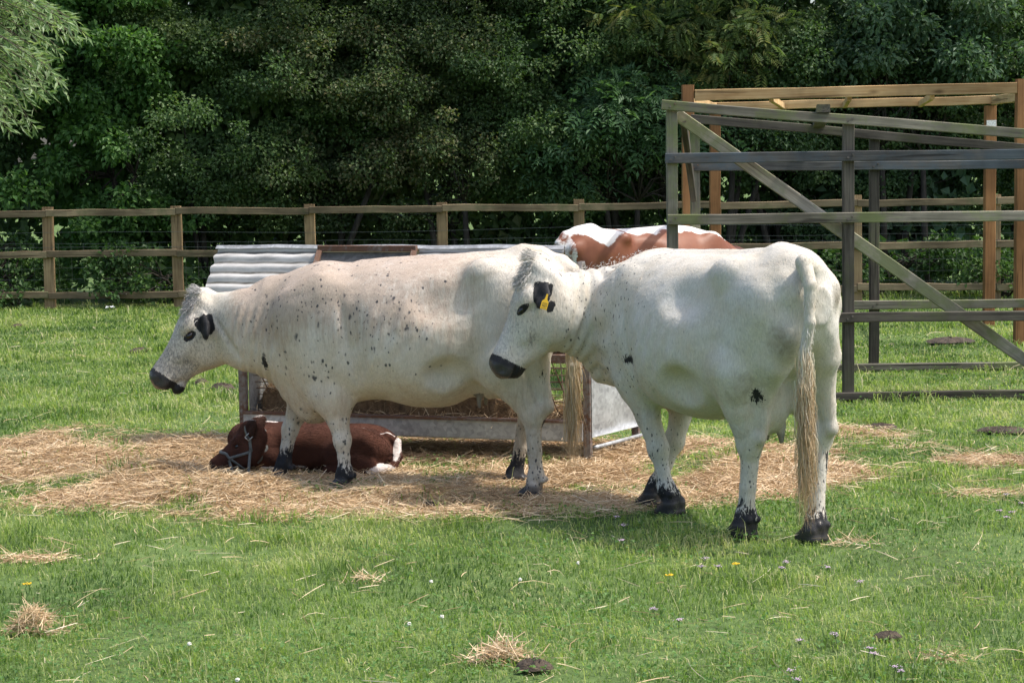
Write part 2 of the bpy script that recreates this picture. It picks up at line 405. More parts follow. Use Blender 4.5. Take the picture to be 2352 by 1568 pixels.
def build_hay():
    r = np.random.default_rng(33)
    X = r.uniform(-4.2, 3.6, 420000); Y = r.uniform(8.7, 13.2, 420000)
    hm = hay_mask(X, Y); k = r.random(len(X)) < np.clip(hm * 1.25 - .12, 0, 1) * .60
    X, Y, hm = X[k], Y[k], hm[k]; N = len(X)
    L = r.uniform(.07, .26, N)
    Z = gz(X, Y) + .001 + r.random(N) ** 2 * (.008 + .030 * hm * sstep(.35, .65, NZ(X + 3, Y, 4.5, 2)))
    rn = np.clip(.52 + .5 * (NZ(X, Y, 3, 3) - .5) + r.normal(0, .2, N), 0, 1)
    V, Q = straws(X, Y, Z, L, r, .24, (.0012, .0024), .22)
    o = mk('hay', V, Q, m_straw, None, False, {'rnd': np.repeat(rn, 8)})
    tag(o, 'loose brown hay strewn over the ground around the feeder', 'hay', None, 'stuff'); print('straws', N)
    # wisps kicked out round the edge of the strewn hay
    N = 60000; X = r.uniform(-4.2, 3.4, N); Y = r.uniform(9.2, 13.4, N)
    hb = np.max([hay_mask(X + dx, Y + dy) for dx, dy in ((.25, 0), (-.25, 0), (0, .25), (0, -.3))], 0); k = (hb > .3) & (hay_mask(X, Y) < .35) & (r.random(N) < .30 * NZ(X, Y, 3, 2)); X, Y = X[k], Y[k]; N = len(X)
    V, Q = straws(X, Y, gz(X, Y) + r.uniform(.006, .04, N), r.uniform(.05, .2, N), r, .2, (.0010, .0020), .3)
    tag(mk('hay_wisps', V, Q, m_straw, None, False, {'rnd': np.repeat(r.uniform(.25, .95, N), 8)}), 'thin wisps of hay kicked out round the edge of the strewn hay', 'hay', None, 'stuff')
    N = 2300; X, Y = spread(N, 6.2, 20, 1.1, r); L = r.uniform(.03, .15, N) * np.where(r.random(N) < .12, 1.6, 1)
    V, Q = straws(X, Y, gz(X, Y) + r.uniform(.012, .045, N), L, r, .2, (.0008, .0017), .3)
    tag(mk('straw_litter', V, Q, m_straw, None, False, {'rnd': np.repeat(r.uniform(.3, 1, N), 8)}), 'single dry stalks lying scattered in the grass', 'straw', None, 'stuff')

# ------------------------------------------------------------------ hedge trees and the willow
def bark(name, a, b):
    t = NT(name); v = t.coord('Object', (1, 1, .25)); n = t.noise(v, 30, 5, .65)
    return t.done(t.bsdf(t.ramp(n, [(.3, a), (.7, b)]), .9, t.bump(n, .5, .02), spec=.2))
m_bark = bark('hawthorn_bark', (.022, .019, .015), (.06, .052, .042))
m_bark2 = bark('willow_bark', (.05, .045, .03), (.16, .14, .10))
def limbs(G, base, tips, r0, rg, kink=.12):
    for tp in tips:
        K = 6; t = np.linspace(0, 1, K)[:, None]
        b = np.array(base); P = b + (tp - b) * t; P[:, 2] += np.sin(t[:, 0] * 3.14) * .15 * (tp[2] - b[2] > .5)
        P[1:-1] += rg.normal(0, kink, (K - 2, 3)) * .6
        G.tube(P, np.linspace(r0, max(.006, r0 * .18), K), 6)
def hedge_tree(name, label, cat, X, Y, lobes, mat, leaf, seed, stems=3, group='trees and shrubs of the hedge', thin=0.0, compound=0, barkm=None, per=215, crad=.27, inner=36, low=800):
    """stems, limbs and a crown of leaf clumps; lobes are (dx, dy, z, rx, ry, rz, clumps)"""
    r = np.random.default_rng(seed)
    o = empty(name, (X, Y, 0)); tag(o, label, cat, group)
    cc = []
    tn = []
    for (dx, dy, z, rx, ry, rz, n) in lobes:
        O = np.array([X + dx, Y + dy, z]); ax = np.array([rx, ry, rz])
        nb = max(n // 9, 2); u = norm_rows(r.normal(size=(nb, 3))); u[:, 1] = -np.abs(u[:, 1]) - .15; u = norm_rows(u)
        bo = O + u * ax * r.uniform(.78, 1.12, (nb, 1)) + u * np.array([.1, .45, .1]) * r.random((nb, 1))     # boughs reaching out of the mass
        bt = r.normal(0, .17, nb); m7 = int(n * .78); ib = r.integers(0, nb, m7)
        o7 = r.normal(size=(m7, 3)) * np.array([.30, .16, .15]); o7[:, 2] -= .55 * o7[:, 0] ** 2
        cc.append(bo[ib] + o7); tn.append(bt[ib] + r.normal(0, .08, m7))
        k = n - m7; u = norm_rows(r.normal(size=(k, 3))); cc.append(O + u * (r.random((k, 1)) ** .4) * ax * .9); tn.append(r.normal(-.12, .1, k))
    tn = np.concatenate(tn)
    cc = np.concatenate(cc); kp = cc[:, 2] > .12; cc = cc[kp]; tn = tn[kp]
    sz = crad * r.uniform(.6, 1.25, len(cc))
    n_each = np.maximum((per * (sz / crad) ** 2).astype(int), 8)
    vis = cc[:, 2] < 4.6; n_each = np.where(vis, n_each, n_each // 4)
    idx = np.repeat(np.arange(len(cc)), n_each); N = len(idx)
    u = norm_rows(r.normal(size=(N, 3)) + np.array([0, -.25, .15]))
    # clumps are flattened sprays leaning outwards
    stretch = r.uniform(.6, 1.3, (len(cc), 3)) * np.array([1.15, 1.0, .72])
    off = u * (r.random((N, 1)) ** .45) * sz[idx][:, None] * stretch[idx]
    c = cc[idx] + off
    ok = c[:, 2] > .03; c, u, idx = c[ok], u[ok], idx[ok]; N = len(c)
    tone = tn
    Ls = leaf[0] * r.uniform(.65, 1.3, N) * np.where(vis[idx], 1, 2.0); asp = leaf[1]
    d = u * .8 + r.normal(0, .55, (N, 3)) + np.array([0, 0, -.25]); nn = np.array([.15, -.35, .9]) + r.normal(0, .5, (N, 3)) + u * .4
    rn = np.clip(.45 + tone[idx] + r.normal(0, .2, N), 0, 1)
    if not compound:
        V, T, rr = leaf_quads(c, d, nn, Ls, Ls * asp, rn)
    else:
        M = compound; d = norm_rows(d + np.array([0, -.2, -.25])); nn = norm_rows(nn - d * (nn * d).sum(1, keepdims=True)); s_ = np.cross(d, nn)
        cs, ds, ns, ls, rs = [], [], [], [], []
        for i in range(M):
            t = .25 + .75 * (i // 2) / max((M - 1) // 2, 1); sg = 1 if i % 2 else -1
            if i == M - 1: sg = 0; t = 1.0
            cs.append(c + d * (Ls * t)[:, None] - np.array([0, 0, 1]) * (Ls * .25 * t * t)[:, None])
            ds.append(d * (.55 if sg else 1.0) + s_ * sg * .85); ns.append(nn); ls.append(Ls * .48); rs.append(np.clip(rn + r.normal(0, .08, N), 0, 1))
        V, T, rr = leaf_quads(np.concatenate(cs), np.concatenate(ds), np.concatenate(ns), np.concatenate(ls), np.concatenate(ls) * asp, np.concatenate(rs))
    # the shaded inner foliage behind the outer sprays
    n_in = int(inner * sum(l[6] for l in lobes)); lb = np.array(lobes)[r.choice(len(lobes), n_in, p=np.array([l[6] for l in lobes]) / sum(l[6] for l in lobes))]
    ui = norm_rows(r.normal(size=(n_in, 3))) * (r.random((n_in, 1)) ** .4)
    ci = np.array([X, Y, 0]) + lb[:, :3] + np.array([0, .25, 0]) + ui * lb[:, 3:6] * np.array([1.05, .55, 1.05])
    if low:
        cl = np.stack([X + r.uniform(-.95, .95, low), Y + r.uniform(.1, .8, low), r.uniform(.15, 1.7, low)], 1); ci = np.concatenate([ci, cl])
    ok = ci[:, 2] > .1; ci = ci[ok]; n_in = len(ci)
    Li = r.uniform(.11, .19, n_in)
    V2, T2, r2 = leaf_quads(ci, r.normal(size=(n_in, 3)) + np.array([0, 0, -.3]), r.normal(size=(n_in, 3)) * .7 + np.array([0, -.8, .3]), Li, Li * .85, r.uniform(.15, .75, n_in))
    V, T, rr = np.concatenate([V, V2]), np.concatenate([T, T2 + len(V)]), np.concatenate([rr, r2])
    mk('crown', V, T, mat, o, False, {'rnd': rr})
    G = Geo()
    for k in range(stems):
        b = np.array([X + r.normal(0, .22), Y + r.normal(0, .15), -.05]); fork = b + np.array([r.normal(0, .25), r.normal(0, .15), min(r.uniform(1.1, 2.2), .55 * float(np.median(cc[:, 2])))])
        G.tube([b, b * .5 + fork * .5 + r.normal(0, .04, 3), fork], [.055, .042, .034], 7)
        dist = np.linalg.norm(cc - fork, axis=1); tips = cc[np.argsort(dist)[:40]][r.permutation(min(40, len(cc)))[:9]]
        limbs(G, fork, tips, .016, r)
    G.build('trunk', barkm or m_bark, o, True)
    return o, N
def build_trees():
    thorn = leaf_mat('hawthorn_leaf', (.044, .084, .028), (.076, .138, .043), (.145, .198, .070), .30, .40, .5)
    thorn_red = leaf_mat('hawthorn_leaf_reddening', (.050, .080, .031), (.082, .128, .044), (.165, .150, .072), .30, .40, .5)
    thorn_dk = leaf_mat('hawthorn_leaf_deep', (.036, .074, .028), (.064, .118, .042), (.120, .175, .064), .30, .40, .5)
    hazel = leaf_mat('hazel_leaf', (.038, .092, .022), (.070, .155, .036), (.125, .225, .060), .34, .42, .45)
    elder = leaf_mat('elder_leaf', (.038, .085, .036), (.064, .132, .054), (.105, .185, .080), .30, .42, .45)
    rowan = leaf_mat('rowan_leaf', (.060, .105, .034), (.105, .155, .050), (.20, .19, .06), .34, .42, .45)
    sallow = leaf_mat('sallow_leaf', (.055, .110, .055), (.095, .160, .088), (.17, .235, .145), .30, .40, .5)
    bram = leaf_mat('bramble_leaf', (.026, .062, .017), (.052, .108, .028), (.105, .17, .044), .32, .42, .45)
    tot = 0
    def T(*a, **k):
        nonlocal tot; o, n = hedge_tree(*a, **k); tot += n * (k.get('compound') or 1)
    # lobes: (dx, dy, z, rx, ry, rz, clumps)
    T('hawthorn_tree', 'dark shrubby tree behind the silvery willow at the picture edge', 'tree', -6.75, 26.0, [(0, 0, 2.6, 1.1, .9, 2.0, 95), (0, .3, 5.4, 1.2, 1.0, 1.4, 30)], thorn_dk, (.055, .75), 101)
    T('hazel_tree', 'fresh green broad-leaved tree just to the right of the willow', 'tree', -5.15, 25.75, [(0, 0, 3.4, .95, .7, 1.5, 110), (.1, .1, 1.5, .9, .6, .9, 40), (0, .4, 5.7, 1.2, 1.0, 1.2, 30)], hazel, (.075, .72), 102, per=150)
    T('hawthorn_tree', 'dense green thorn tree bulging forward over the second fence bay', 'tree', -3.75, 25.75, [(.2, -.1, 2.35, 1.05, .75, 1.05, 120), (0, .2, 4.0, 1.0, .8, 1.0, 60), (0, .4, 5.8, 1.2, 1.0, 1.1, 26), (0, .3, .9, .9, .5, .6, 14)], thorn, (.045, .8), 103)
    T('hawthorn_tree', 'thorn tree with reddish brown tinged leaves high above the feeder', 'tree', -2.2, 25.85, [(0, 0, 3.3, 1.05, .75, 1.1, 120), (.1, .0, 1.7, .9, .6, .7, 50), (0, .4, 5.6, 1.2, 1.0, 1.2, 28), (0, .3, .8, .8, .5, .5, 10)], thorn_red, (.045, .8), 104)
    T('hawthorn_tree', 'thorn tree with pale lit shoots hanging behind the feeder hatch', 'tree', -.75, 25.75, [(0, 0, 2.5, 1.0, .7, .9, 110), (0, .1, 4.0, 1.0, .8, .9, 60), (0, .4, 5.8, 1.2, 1.0, 1.1, 26), (0, .3, .9, .8, .5, .6, 12)], thorn_red, (.043, .8), 105)
    T('hawthorn_tree', 'deep green thorn tree behind the walking cow\'s hips', 'tree', .55, 25.9, [(0, 0, 3.3, 1.0, .8, 1.2, 120), (.1, -.1, 1.9, .8, .6, .6, 50), (0, .4, 5.7, 1.2, 1.0, 1.2, 28), (0, .3, .8, .8, .5, .5, 10)], thorn, (.043, .8), 106)
    T('elder_bush', 'elder with large blue-green compound leaves left of the pen', 'shrub', 1.45, 25.45, [(0, 0, 2.45, .72, .5, .75, 34), (-.2, .2, 1.6, .6, .4, .5, 14)], elder, (.19, .36), 107, compound=7, per=26, crad=.34, inner=16, low=0)
    T('hawthorn_tree', 'yellowish green thorn tree beside the tall corner of the pen', 'tree', 1.75, 26.1, [(0, 0, 2.2, 1.0, .7, 1.0, 90), (0, .1, 4.0, 1.0, .8, 1.0, 60), (0, .4, 5.8, 1.2, 1.0, 1.1, 26), (0, .2, .8, .8, .5, .5, 8)], thorn, (.045, .8), 108)
    T('rowan_tree', 'rowan with yellowing feathery leaves above the new timber frame', 'tree', 2.55, 25.5, [(0, 0, 3.35, .70, .5, .75, 36), (0, .3, 4.7, 1.0, .8, .8, 24)], rowan, (.17, .26), 109, compound=11, per=26, crad=.34, inner=16, low=0)
    T('hawthorn_tree', 'very dark thorn tree filling the hedge behind the pen braces', 'tree', 3.45, 26.05, [(0, 0, 2.7, 1.1, .8, 1.6, 130), (0, .3, 5.3, 1.2, 1.0, 1.4, 34), (0, .2, .8, .9, .5, .5, 14)], thorn_dk, (.048, .8), 110)
    T('sallow_tree', 'sallow with pale grey-green leaves above the frame\'s right end', 'tree', 5.0, 25.6, [(.2, 0, 3.35, 1.15, .6, .8, 90), (0, .3, 5.2, 1.2, 1.0, 1.2, 30)], sallow, (.085, .55), 111, per=120)
    T('hawthorn_tree', 'dark hedge tree beneath the pale sallow at the right edge', 'tree', 5.05, 26.2, [(0, 0, 2.2, 1.2, .7, 1.4, 110), (0, .2, .8, 1.0, .5, .6, 16)], thorn_dk, (.048, .8), 112)
    T('hawthorn_tree', 'hedge tree standing mostly past the right picture edge', 'tree', 6.75, 26.0, [(0, 0, 2.7, 1.1, .8, 1.9, 100), (0, .3, 5.4, 1.2, 1.0, 1.4, 30)], thorn, (.05, .8), 113)
    # brambles and nettles at the fence foot
    for i, (x, y, w_, h_, n, lab) in enumerate([(-6.1, 24.75, .8, .55, 26, 'low bramble bush at the fence foot below the willow'), (-4.55, 24.8, .75, .60, 26, 'low bramble bush behind the fence left of the second post'),
                                   (-3.0, 24.85, .7, .55, 22, 'low bramble bush behind the fence beside the feeder\'s corrugated end'), (2.7, 24.3, .7, .5, 20, 'low bramble bush behind the fence inside the pen view'),
                                   (4.3, 24.2, .8, .62, 26, 'low bramble bush behind the fence below the brace'), (5.9, 24.1, .8, .7, 26, 'leafy bramble bush at the fence foot near the right edge')]):
        T('bramble_bush', lab, 'bush', x, y, [(0, 0, h_ * .45, w_, .3, h_ * .6, n)], bram, (.06, .75), 130 + i, stems=2, per=110, crad=.22, inner=5, low=0, group='brambles along the fence')
    print('hedge leaves', tot)
def build_willow():
    r = np.random.default_rng(77); bx, by = -4.7, 11.9
    o = empty('willow_tree', (bx, by, 0)); tag(o, 'silvery willow with narrow leaves reaching in from the left edge', 'tree')
    mat = leaf_mat('willow_leaf', (.12, .195, .08), (.21, .30, .145), (.37, .45, .28), .34, .36, .5, 1.3)
    fork = np.array([bx, by, 2.1]); G = Geo()
    G.tube([(bx - .1, by, -.05), (bx, by + .03, 1.0), fork], [.20, .16, .14], 10)
    Vs, Ts, Rs, n0 = [], [], [], 0
    lim = lambda py: np.interp(py, [-250, 0, 60, 100, 130, 190, 250, 310, 330], [150, 150, 200, 225, 170, 175, 150, 95, -60])
    ends = []
    while len(ends) < 420:
        py = r.uniform(-200, 318); px = r.uniform(-300, 240); 
        if px < lim(py) - r.exponential(25): ends.append(at(px, py, r.uniform(10.5, 12.3)))
    for _ in range(110): ends.append(np.array([bx, by, 0]) + np.array([r.uniform(-1.6, .9), r.uniform(-1.4, 1.6), r.uniform(2.3, 4.6)]))
    hubs = [fork + np.array([.9, -.3, .9]), fork + np.array([1.1, -.8, .5]), fork + np.array([.7, .4, 1.3]), fork + np.array([-.5, .6, 1.2]), fork + np.array([-.4, -.8, 1.0]), fork + np.array([1.35, .1, .6])]
    limbs(G, fork, hubs, .07, r, .06)
    for e in ends:
        h = hubs[int(np.argmin([np.linalg.norm(e - q) + r.random() * .5 for q in hubs]))]
        dirn = unit(e - h + np.array([.15, -.05, -.1])); st = e - dirn * r.uniform(.35, .6) + np.array([-.08, 0, .16])
        K = 9; t = np.linspace(0, 1, K)[:, None]; mid = (st + e) / 2 + np.array([0, 0, .07])
        P = (1 - t) ** 2 * st + 2 * t * (1 - t) * mid + t ** 2 * e
        G.tube([h, (h + st) / 2 + np.array([0, 0, .08]), st], [.012, .008, .0045], 4)
        G.tube(P[[0, 3, 6, 8]], [.0045, .0035, .0025, .0012], 4)
        n = 34; tt = np.sort(r.uniform(.05, 1, n)); c = np.stack([np.interp(tt, t[:, 0], P[:, k]) for k in range(3)], 1)
        tang = norm_rows(np.stack([np.interp(tt, t[:, 0], np.gradient(P[:, k])) for k in range(3)], 1))
        d = tang * .8 + norm_rows(r.normal(size=(n, 3))) * .75 + np.array([0, 0, -.05]); nn = np.array([0, -.2, .8]) + r.normal(0, .6, (n, 3))
        L = r.uniform(.05, .085, n)
        V, T, rr = leaf_quads(c, d, nn, L, L * .21, np.clip(r.normal(.5, .25, n), 0, 1), .15, .10)
        Vs.append(V); Ts.append(T + n0); Rs.append(rr); n0 += len(V)
    mk('crown', np.concatenate(Vs), np.concatenate(Ts), mat, o, False, {'rnd': np.concatenate(Rs)})
    G.build('trunk', m_bark2, o, True)

# ------------------------------------------------------------------ post and rail fence
m_fence = wood_mat('fence_rail_wood', (.26, .20, .12), (.13, .095, .055), (.10, .105, .05), .15)
m_fpost = wood_mat('fence_post_wood', (.34, .24, .13), (.19, .125, .065), None, 0)
m_wire = (lambda t: t.done(t.bsdf((.16, .17, .165), .5, metal=.6)))(NT('fence_wire'))
def build_fence():
    fy = lambda x: 24.2 - (x + 5.63) * .0708
    o = empty('post_and_rail_fence', (0, 23.8, 0)); tag(o, 'wooden post and rail fence with three rails along the hedge', 'fence')
    xs = [at(px, 600, 24.2 - i * .11)[0] for i, px in enumerate((-200, 107, 406, 712, 1018, 1331, 1645, 1970, 2290, 2610))]
    r = np.random.default_rng(4)
    for i, x in enumerate(xs):
        y = fy(x); lean = r.normal(0, .006)
        timber('post', (x, y, -.15), (x + lean, y, 1.215 + r.normal(0, .012)), .125, .075, m_fpost, o, up=(1, 0, 0), seg=5)
    for k, z in enumerate((1.15, .655, .158)):
        for i in range(len(xs) - 1):
            a, b = xs[i] + (.0 if i else -.1), xs[i + 1]
            za = z + r.normal(0, .008); zb = z + r.normal(0, .008)
            timber('rail', (a + .003, fy(a) - .062, za), (b - .003, fy(b) - .062, zb), .082, .036, m_fence, o, seg=6, jit=.004)
    G = Geo(); x0, x1 = xs[0], xs[-1]; wy = lambda x: fy(x) + .045
    rows = [.03, .13, .235, .35, .48, .62, .78]
    for z in rows:
        xx = np.linspace(x0, x1, 60); G.tube(np.stack([xx, wy(xx), z + .006 * np.sin(xx * 3 + z * 9)], 1), .0016, 3)
    for x in np.arange(x0 + .05, x1, .155): G.tube([(x, wy(x), .0), (x + .004, wy(x), .4), (x, wy(x), .78)], .0014, 3)
    for z in (.72, .90): xx = np.linspace(x0, x1, 40); G.tube(np.stack([xx, wy(xx) - .09, z + .02 * np.sin(xx * .9)], 1), .0018, 3)
    G.build('wire_netting', m_wire, o)

# ------------------------------------------------------------------ weathered pen: two braced frames under a sloping top
m_pen = wood_mat('pen_wood_algae', (.28, .255, .20), (.115, .105, .08), (.165, .195, .075), .34)
m_pen_dk = wood_mat('pen_wood_dark', (.150, .132, .105), (.055, .047, .038), (.11, .115, .06), .22)
m_pen_bl = wood_mat('pen_wood_blue', (.17, .165, .155), (.066, .066, .066), (.10, .125, .145), .34)
m_pen_gr = wood_mat('pen_wood_grey', (.42, .375, .30), (.21, .18, .14), (.20, .22, .10), .28)
def build_pen():
    o = empty('cattle_pen', (2.4, 15.1, 0)); tag(o, 'weathered green and black timber pen with long diagonal brace', 'pen')
    F, K = 14.22, 16.1
    T = lambda *a, **k: timber('rail' if 'n' not in k else k.pop('n'), *a, m_pen if 'm' not in k else k.pop('m'), o, **k)
    # front frame
    for x, m, top in ((1.150, m_pen, 2.10), (2.398, m_pen_dk, 1.985), (3.72, m_pen_dk, 1.86)):
        timber('post', (x, F, .0), (x, F, top), .078, .07, m, o, up=(1, 0, 0), seg=6)
    f = F - .058
    timber('rail', (1.075, f, 2.118), (3.80, f, 1.862), .070, .04, m_pen, o)
    timber('rail', (1.098, f, 1.742), (3.80, f, 1.735), .074, .042, m_pen_bl, o)
    timber('rail', (1.112, f, 1.312), (3.80, f, 1.300), .074, .042, m_pen, o)
    timber('rail', (1.10, f, .604), (3.80, f, .592), .070, .042, m_pen_dk, o)
    timber('ground_rail', (1.10, f, .040), (3.80, f, .036), .055, .05, m_pen_dk, o)
    timber('brace', (1.19, F + .062, 2.05), (3.78, F + .062, .19), .088, .045, m_pen_gr, o, seg=9)
    # rear frame
    k = K - .055
    for x, m, top in ((1.485, m_pen, 2.03), (2.92, m_pen_dk, 1.86), (4.20, m_pen_dk, 1.70)):
        timber('post', (x, K, .0), (x, K, top), .075, .07, m, o, up=(1, 0, 0), seg=6)
    timber('rail', (1.45, k, 2.045), (4.28, k, 1.755), .070, .04, m_pen_dk, o)
    timber('rail', (1.46, k, 1.668), (4.28, k, 1.645), .072, .042, m_pen_bl, o)
    timber('rail', (1.46, k, .545), (4.28, k, .535), .070, .042, m_pen, o)
    timber('ground_rail', (1.46, k, .040), (4.28, k, .036), .055, .05, m_pen, o)
    mb = metal('bolt_steel', (.10, .09, .08), (.2, .18, .16), .6, .6, (.5,))
    for x, yy, zs in ((1.150, f - .022, (1.742, 1.312, .602, 2.112)), (2.398, f - .022, (1.739, 1.306, .598, 1.992)), (1.485, k - .022, (1.667, .545)), (2.92, k - .022, (1.656, .54))):
        for z in zs:
            for dx in (-.016, .018):
                Vb, Fb, Cb = tube([(x + dx, yy + .006, z + dx * .6), (x + dx, yy - .006, z + dx * .6)], .007, 8); mk('bolt', Vb, [Fb, Cb], mb, o)
    # ends: head beams, end brace and the purlin stub
    timber('head_beam', (1.135, F + .04, 2.055), (1.47, K - .04, 1.985), .06, .045, m_pen_dk, o)
    timber('end_brace', (1.235, F + .05, 2.03), (1.462, K - .12, 1.42), .075, .045, m_pen_dk, o)
    timber('purlin', (2.205, F - .10, 2.075), (2.48, K + .02, 1.985), .055, .095, m_pen_dk, o)

# ------------------------------------------------------------------ new timber shelter frame
m_new = wood_mat('new_softwood', (.62, .43, .22), (.44, .265, .115), None, 0, True)
m_newpost = wood_mat('new_post_softwood', (.40, .20, .085), (.25, .115, .045), None, 0, False)
def build_frame():
    o = empty('shelter_frame', (3.1, 19, 0)); tag(o, 'fresh orange softwood post and beam frame standing behind the dark pen', 'frame')
    F, K = 18.0, 19.9
    for x, y, top in ((1.60, F, 2.375), (4.585, F, 2.385), (2.035, K, 2.16), (4.755, K, 2.19)):
        timber('post', (x, y, 0), (x, y, top), .105, .095, m_newpost, o, up=(1, 0, 0), seg=5)
    timber('beam', (1.66, F - .03, 2.281), (4.528, F - .03, 2.305), .098, .045, m_new, o)
    timber('beam', (1.99, K, 2.205 + .012), (4.80, K, 2.238 + .012), .085, .045, m_new, o)
    timber('end_beam', (4.60, F + .06, 2.235), (4.775, K - .03, 2.240), .085, .045, m_new, o)
    timber('end_beam', (1.63, F + .06, 2.215), (2.03, K - .03, 2.215), .085, .045, m_new, o)
    for a, b in ((2.35, 2.70), (3.05, 3.31), (3.79, 4.06)):
        timber('joist', (a, F + .03, 2.245), (b, K - .03, 2.215), .06, .04, m_new, o, seg=3)
    t = NT('paper_label'); v = t.coord('Object')
    wv = t.noise(t.coord('Object', (60, 1, 260)), 1.0, 2)
    m = t.done(t.bsdf(t.ramp(wv, [(.52, (.82, .82, .80)), (.60, (.45, .45, .46))]), .6))
    x, y, z = 4.757, K - .0505, 2.005
    mk('paper_label', [(x - .048, y, z - .042), (x + .048, y, z - .042), (x + .048, y, z + .042), (x - .048, y, z + .042),
                       (x - .048, y - .001, z - .042), (x + .048, y - .001, z - .042), (x + .048, y - .001, z + .042), (x - .048, y - .001, z + .042)],
       np.array([(0, 1, 2, 3), (7, 6, 5, 4), (0, 4, 5, 1), (1, 5, 6, 2), (2, 6, 7, 3), (3, 7, 4, 0)]), m, o)

# ------------------------------------------------------------------ galvanised hay feeder
def metal(name, a, b, rough=.45, met=.55, rust=None, sc_=6):
    t = NT(name); v = t.coord('Object'); n = t.noise(v, sc_, 6, .65); n2 = t.noise(v, sc_ * 7, 4, .6)
    vo = t.n('TexVoronoi'); vo.inputs['Scale'].default_value = 45; t.l(v, vo.inputs['Vector'])
    sep = t.n('SeparateColor'); t.l(vo.outputs['Color'], sep.inputs[0])
    col = t.ramp(t.math('ADD', t.math('MULTIPLY', n, .75), t.math('MULTIPLY', sep.outputs[0], .25)), [(.3, a), (.68, b)])
    ro = t.math('ADD', rough, t.math('MULTIPLY', n2, .2))
    if rust:
        f = t.ramp(t.math('ADD', t.math('MULTIPLY', n, .6), t.math('MULTIPLY', n2, .4)), [(rust[0], 0.0), (rust[0] + .1, 1.0)])
        col = t.mix(f, col, t.mix(n2, (.055, .028, .018), (.16, .075, .038)))
        return t.done(t.bsdf(col, .7, t.bump(n2, .3, .003), metal=t.math('MULTIPLY', t.math('SUBTRACT', 1.0, f), met)))
    return t.done(t.bsdf(col, ro, t.bump(n2, .15, .003), metal=met))
def build_feeder():
    L0 = np.array([-1.648, 12.18, 0.0]); R0 = np.array([.432, 11.51, 0.0]); e = unit(R0 - L0); Ln = float(np.linalg.norm(R0 - L0)); d = np.array([-e[1], e[0], 0])
    W = lambda a, b, z: L0 + e * a + d * b + ZUP * z
    m_galv = metal('galvanised_sheet', (.26, .265, .265), (.48, .49, .49), .42, .4)
    m_roof = metal('corrugated_iron', (.22, .22, .215), (.60, .605, .60), .5, .3, (.70,), 4)
    t = NT('corrugated_iron'); v = t.coord('Object'); n1 = t.noise(t.coord('Object', (1.2, 5, 5)), 3, 5, .65); n2 = t.noise(v, 40, 4, .6)
    col = t.ramp(n1, [(.3, (.30, .29, .275)), (.65, (.55, .54, .52))])
    col = t.mix(t.ramp(t.math('ADD', t.attr('grime'), t.math('MULTIPLY', t.math('SUBTRACT', n1, .5), 1.2)), [(.55, 0.0), (1.0, .92)]), col, (.075, .066, .048))
    m_roof = t.done(t.bsdf(col, .55, t.bump(n2, .15, .003), metal=.1))
    m_frame = metal('feeder_frame_steel', (.16, .145, .13), (.26, .24, .22), .6, .4, (.46,))
    m_rust = metal('rusted_angle_iron', (.13, .10, .085), (.24, .20, .17), .7, .2, (.42,))
    m_pan = metal('hatch_sheet', (.085, .08, .075), (.17, .165, .155), .6, .3, (.6,))
    o = empty('hay_feeder', tuple(W(Ln / 2, .25, 0))); tag(o, 'galvanised hay feeder with corrugated roof sheets behind the walking cow', 'feeder')
    def bar(name, a, b, h, t, m, up=(0, 0, 1)): return timber(name, a, b, h, t, m, o, up=up, seg=2, jit=0, ch=.003)
    # legs and long rails
    DB = .50; flare = np.array([.155, 0, 0])
    for nm, p in (('leg', W(0, 0, 0)), ('leg', W(Ln, 0, 0)), ('leg', W(0, DB, 0)), ('leg', W(Ln, DB, 0) + flare)):
        bar(nm, p - ZUP * .02, p + ZUP * .80, .045, .045, m_frame, up=e)
    bar('top_rail', W(-.02, -.005, .605), W(Ln + .02, -.005, .605), .05, .05, m_rust)
    bar('top_rail', W(-.02, DB, .605), W(Ln + .16, DB, .605), .05, .05, m_rust)
    # trough: front board, back board, floor, turned-in lip
    mk('trough_front', *box(W, .02, Ln - .02, -.052, -.027, .135, .235), m_galv, o)
    mk('trough_lip', *box(W, .02, Ln - .02, -.060, .01, .236, .250), m_rust, o)
    mk('trough_back', *box(W, .02, Ln - .02, DB + .027, DB + .05, .135, .26), m_galv, o)
    mk('trough_floor', *box(W, .03, Ln - .03, -.026, DB + .026, .125, .140), m_galv, o)
    # end sheets
    def sheet(name, P, n, m, th=.003, bow=0.0, seed=0):
        r = np.random.default_rng(seed); P = [np.asarray(p, float) for p in P]; n = unit(n); K = 14; V = []
        for s_ in (0, 1):
            for i in range(K + 1):
                for j in range(K + 1):
                    a, b = i / K, j / K
                    p = (P[0] * (1 - a) + P[1] * a) * (1 - b) + (P[3] * (1 - a) + P[2] * a) * b
                    dent = bow * (NZ.one(np.array([a * 3.1 + seed]), np.array([b * 3.3 + seed]))[0] - .5) * min(1, 8 * min(a, 1 - a, b, 1 - b))
                    V.append(p + n * (dent + s_ * th))
        F = []; M = (K + 1) ** 2
        for i in range(K):
            for j in range(K):
                q = (i * (K + 1) + j, (i + 1) * (K + 1) + j, (i + 1) * (K + 1) + j + 1, i * (K + 1) + j + 1)
                F.append(q); F.append(tuple(M + x for x in q[::-1]))
        ring = [i * (K + 1) for i in range(K + 1)] + [K * (K + 1) + j for j in range(1, K + 1)] + [i * (K + 1) + K for i in range(K - 1, -1, -1)] + [j for j in range(K - 1, 0, -1)]
        F += [(ring[i], ring[(i + 1) % len(ring)], M + ring[(i + 1) % len(ring)], M + ring[i]) for i in range(len(ring))]
        return mk(name, V, np.array(F), m, o, True)
    rb = W(Ln, DB, 0) + flare; rf = W(Ln, 0, 0); rd = unit(rb - rf); rn = np.array([rd[1], -rd[0], 0])
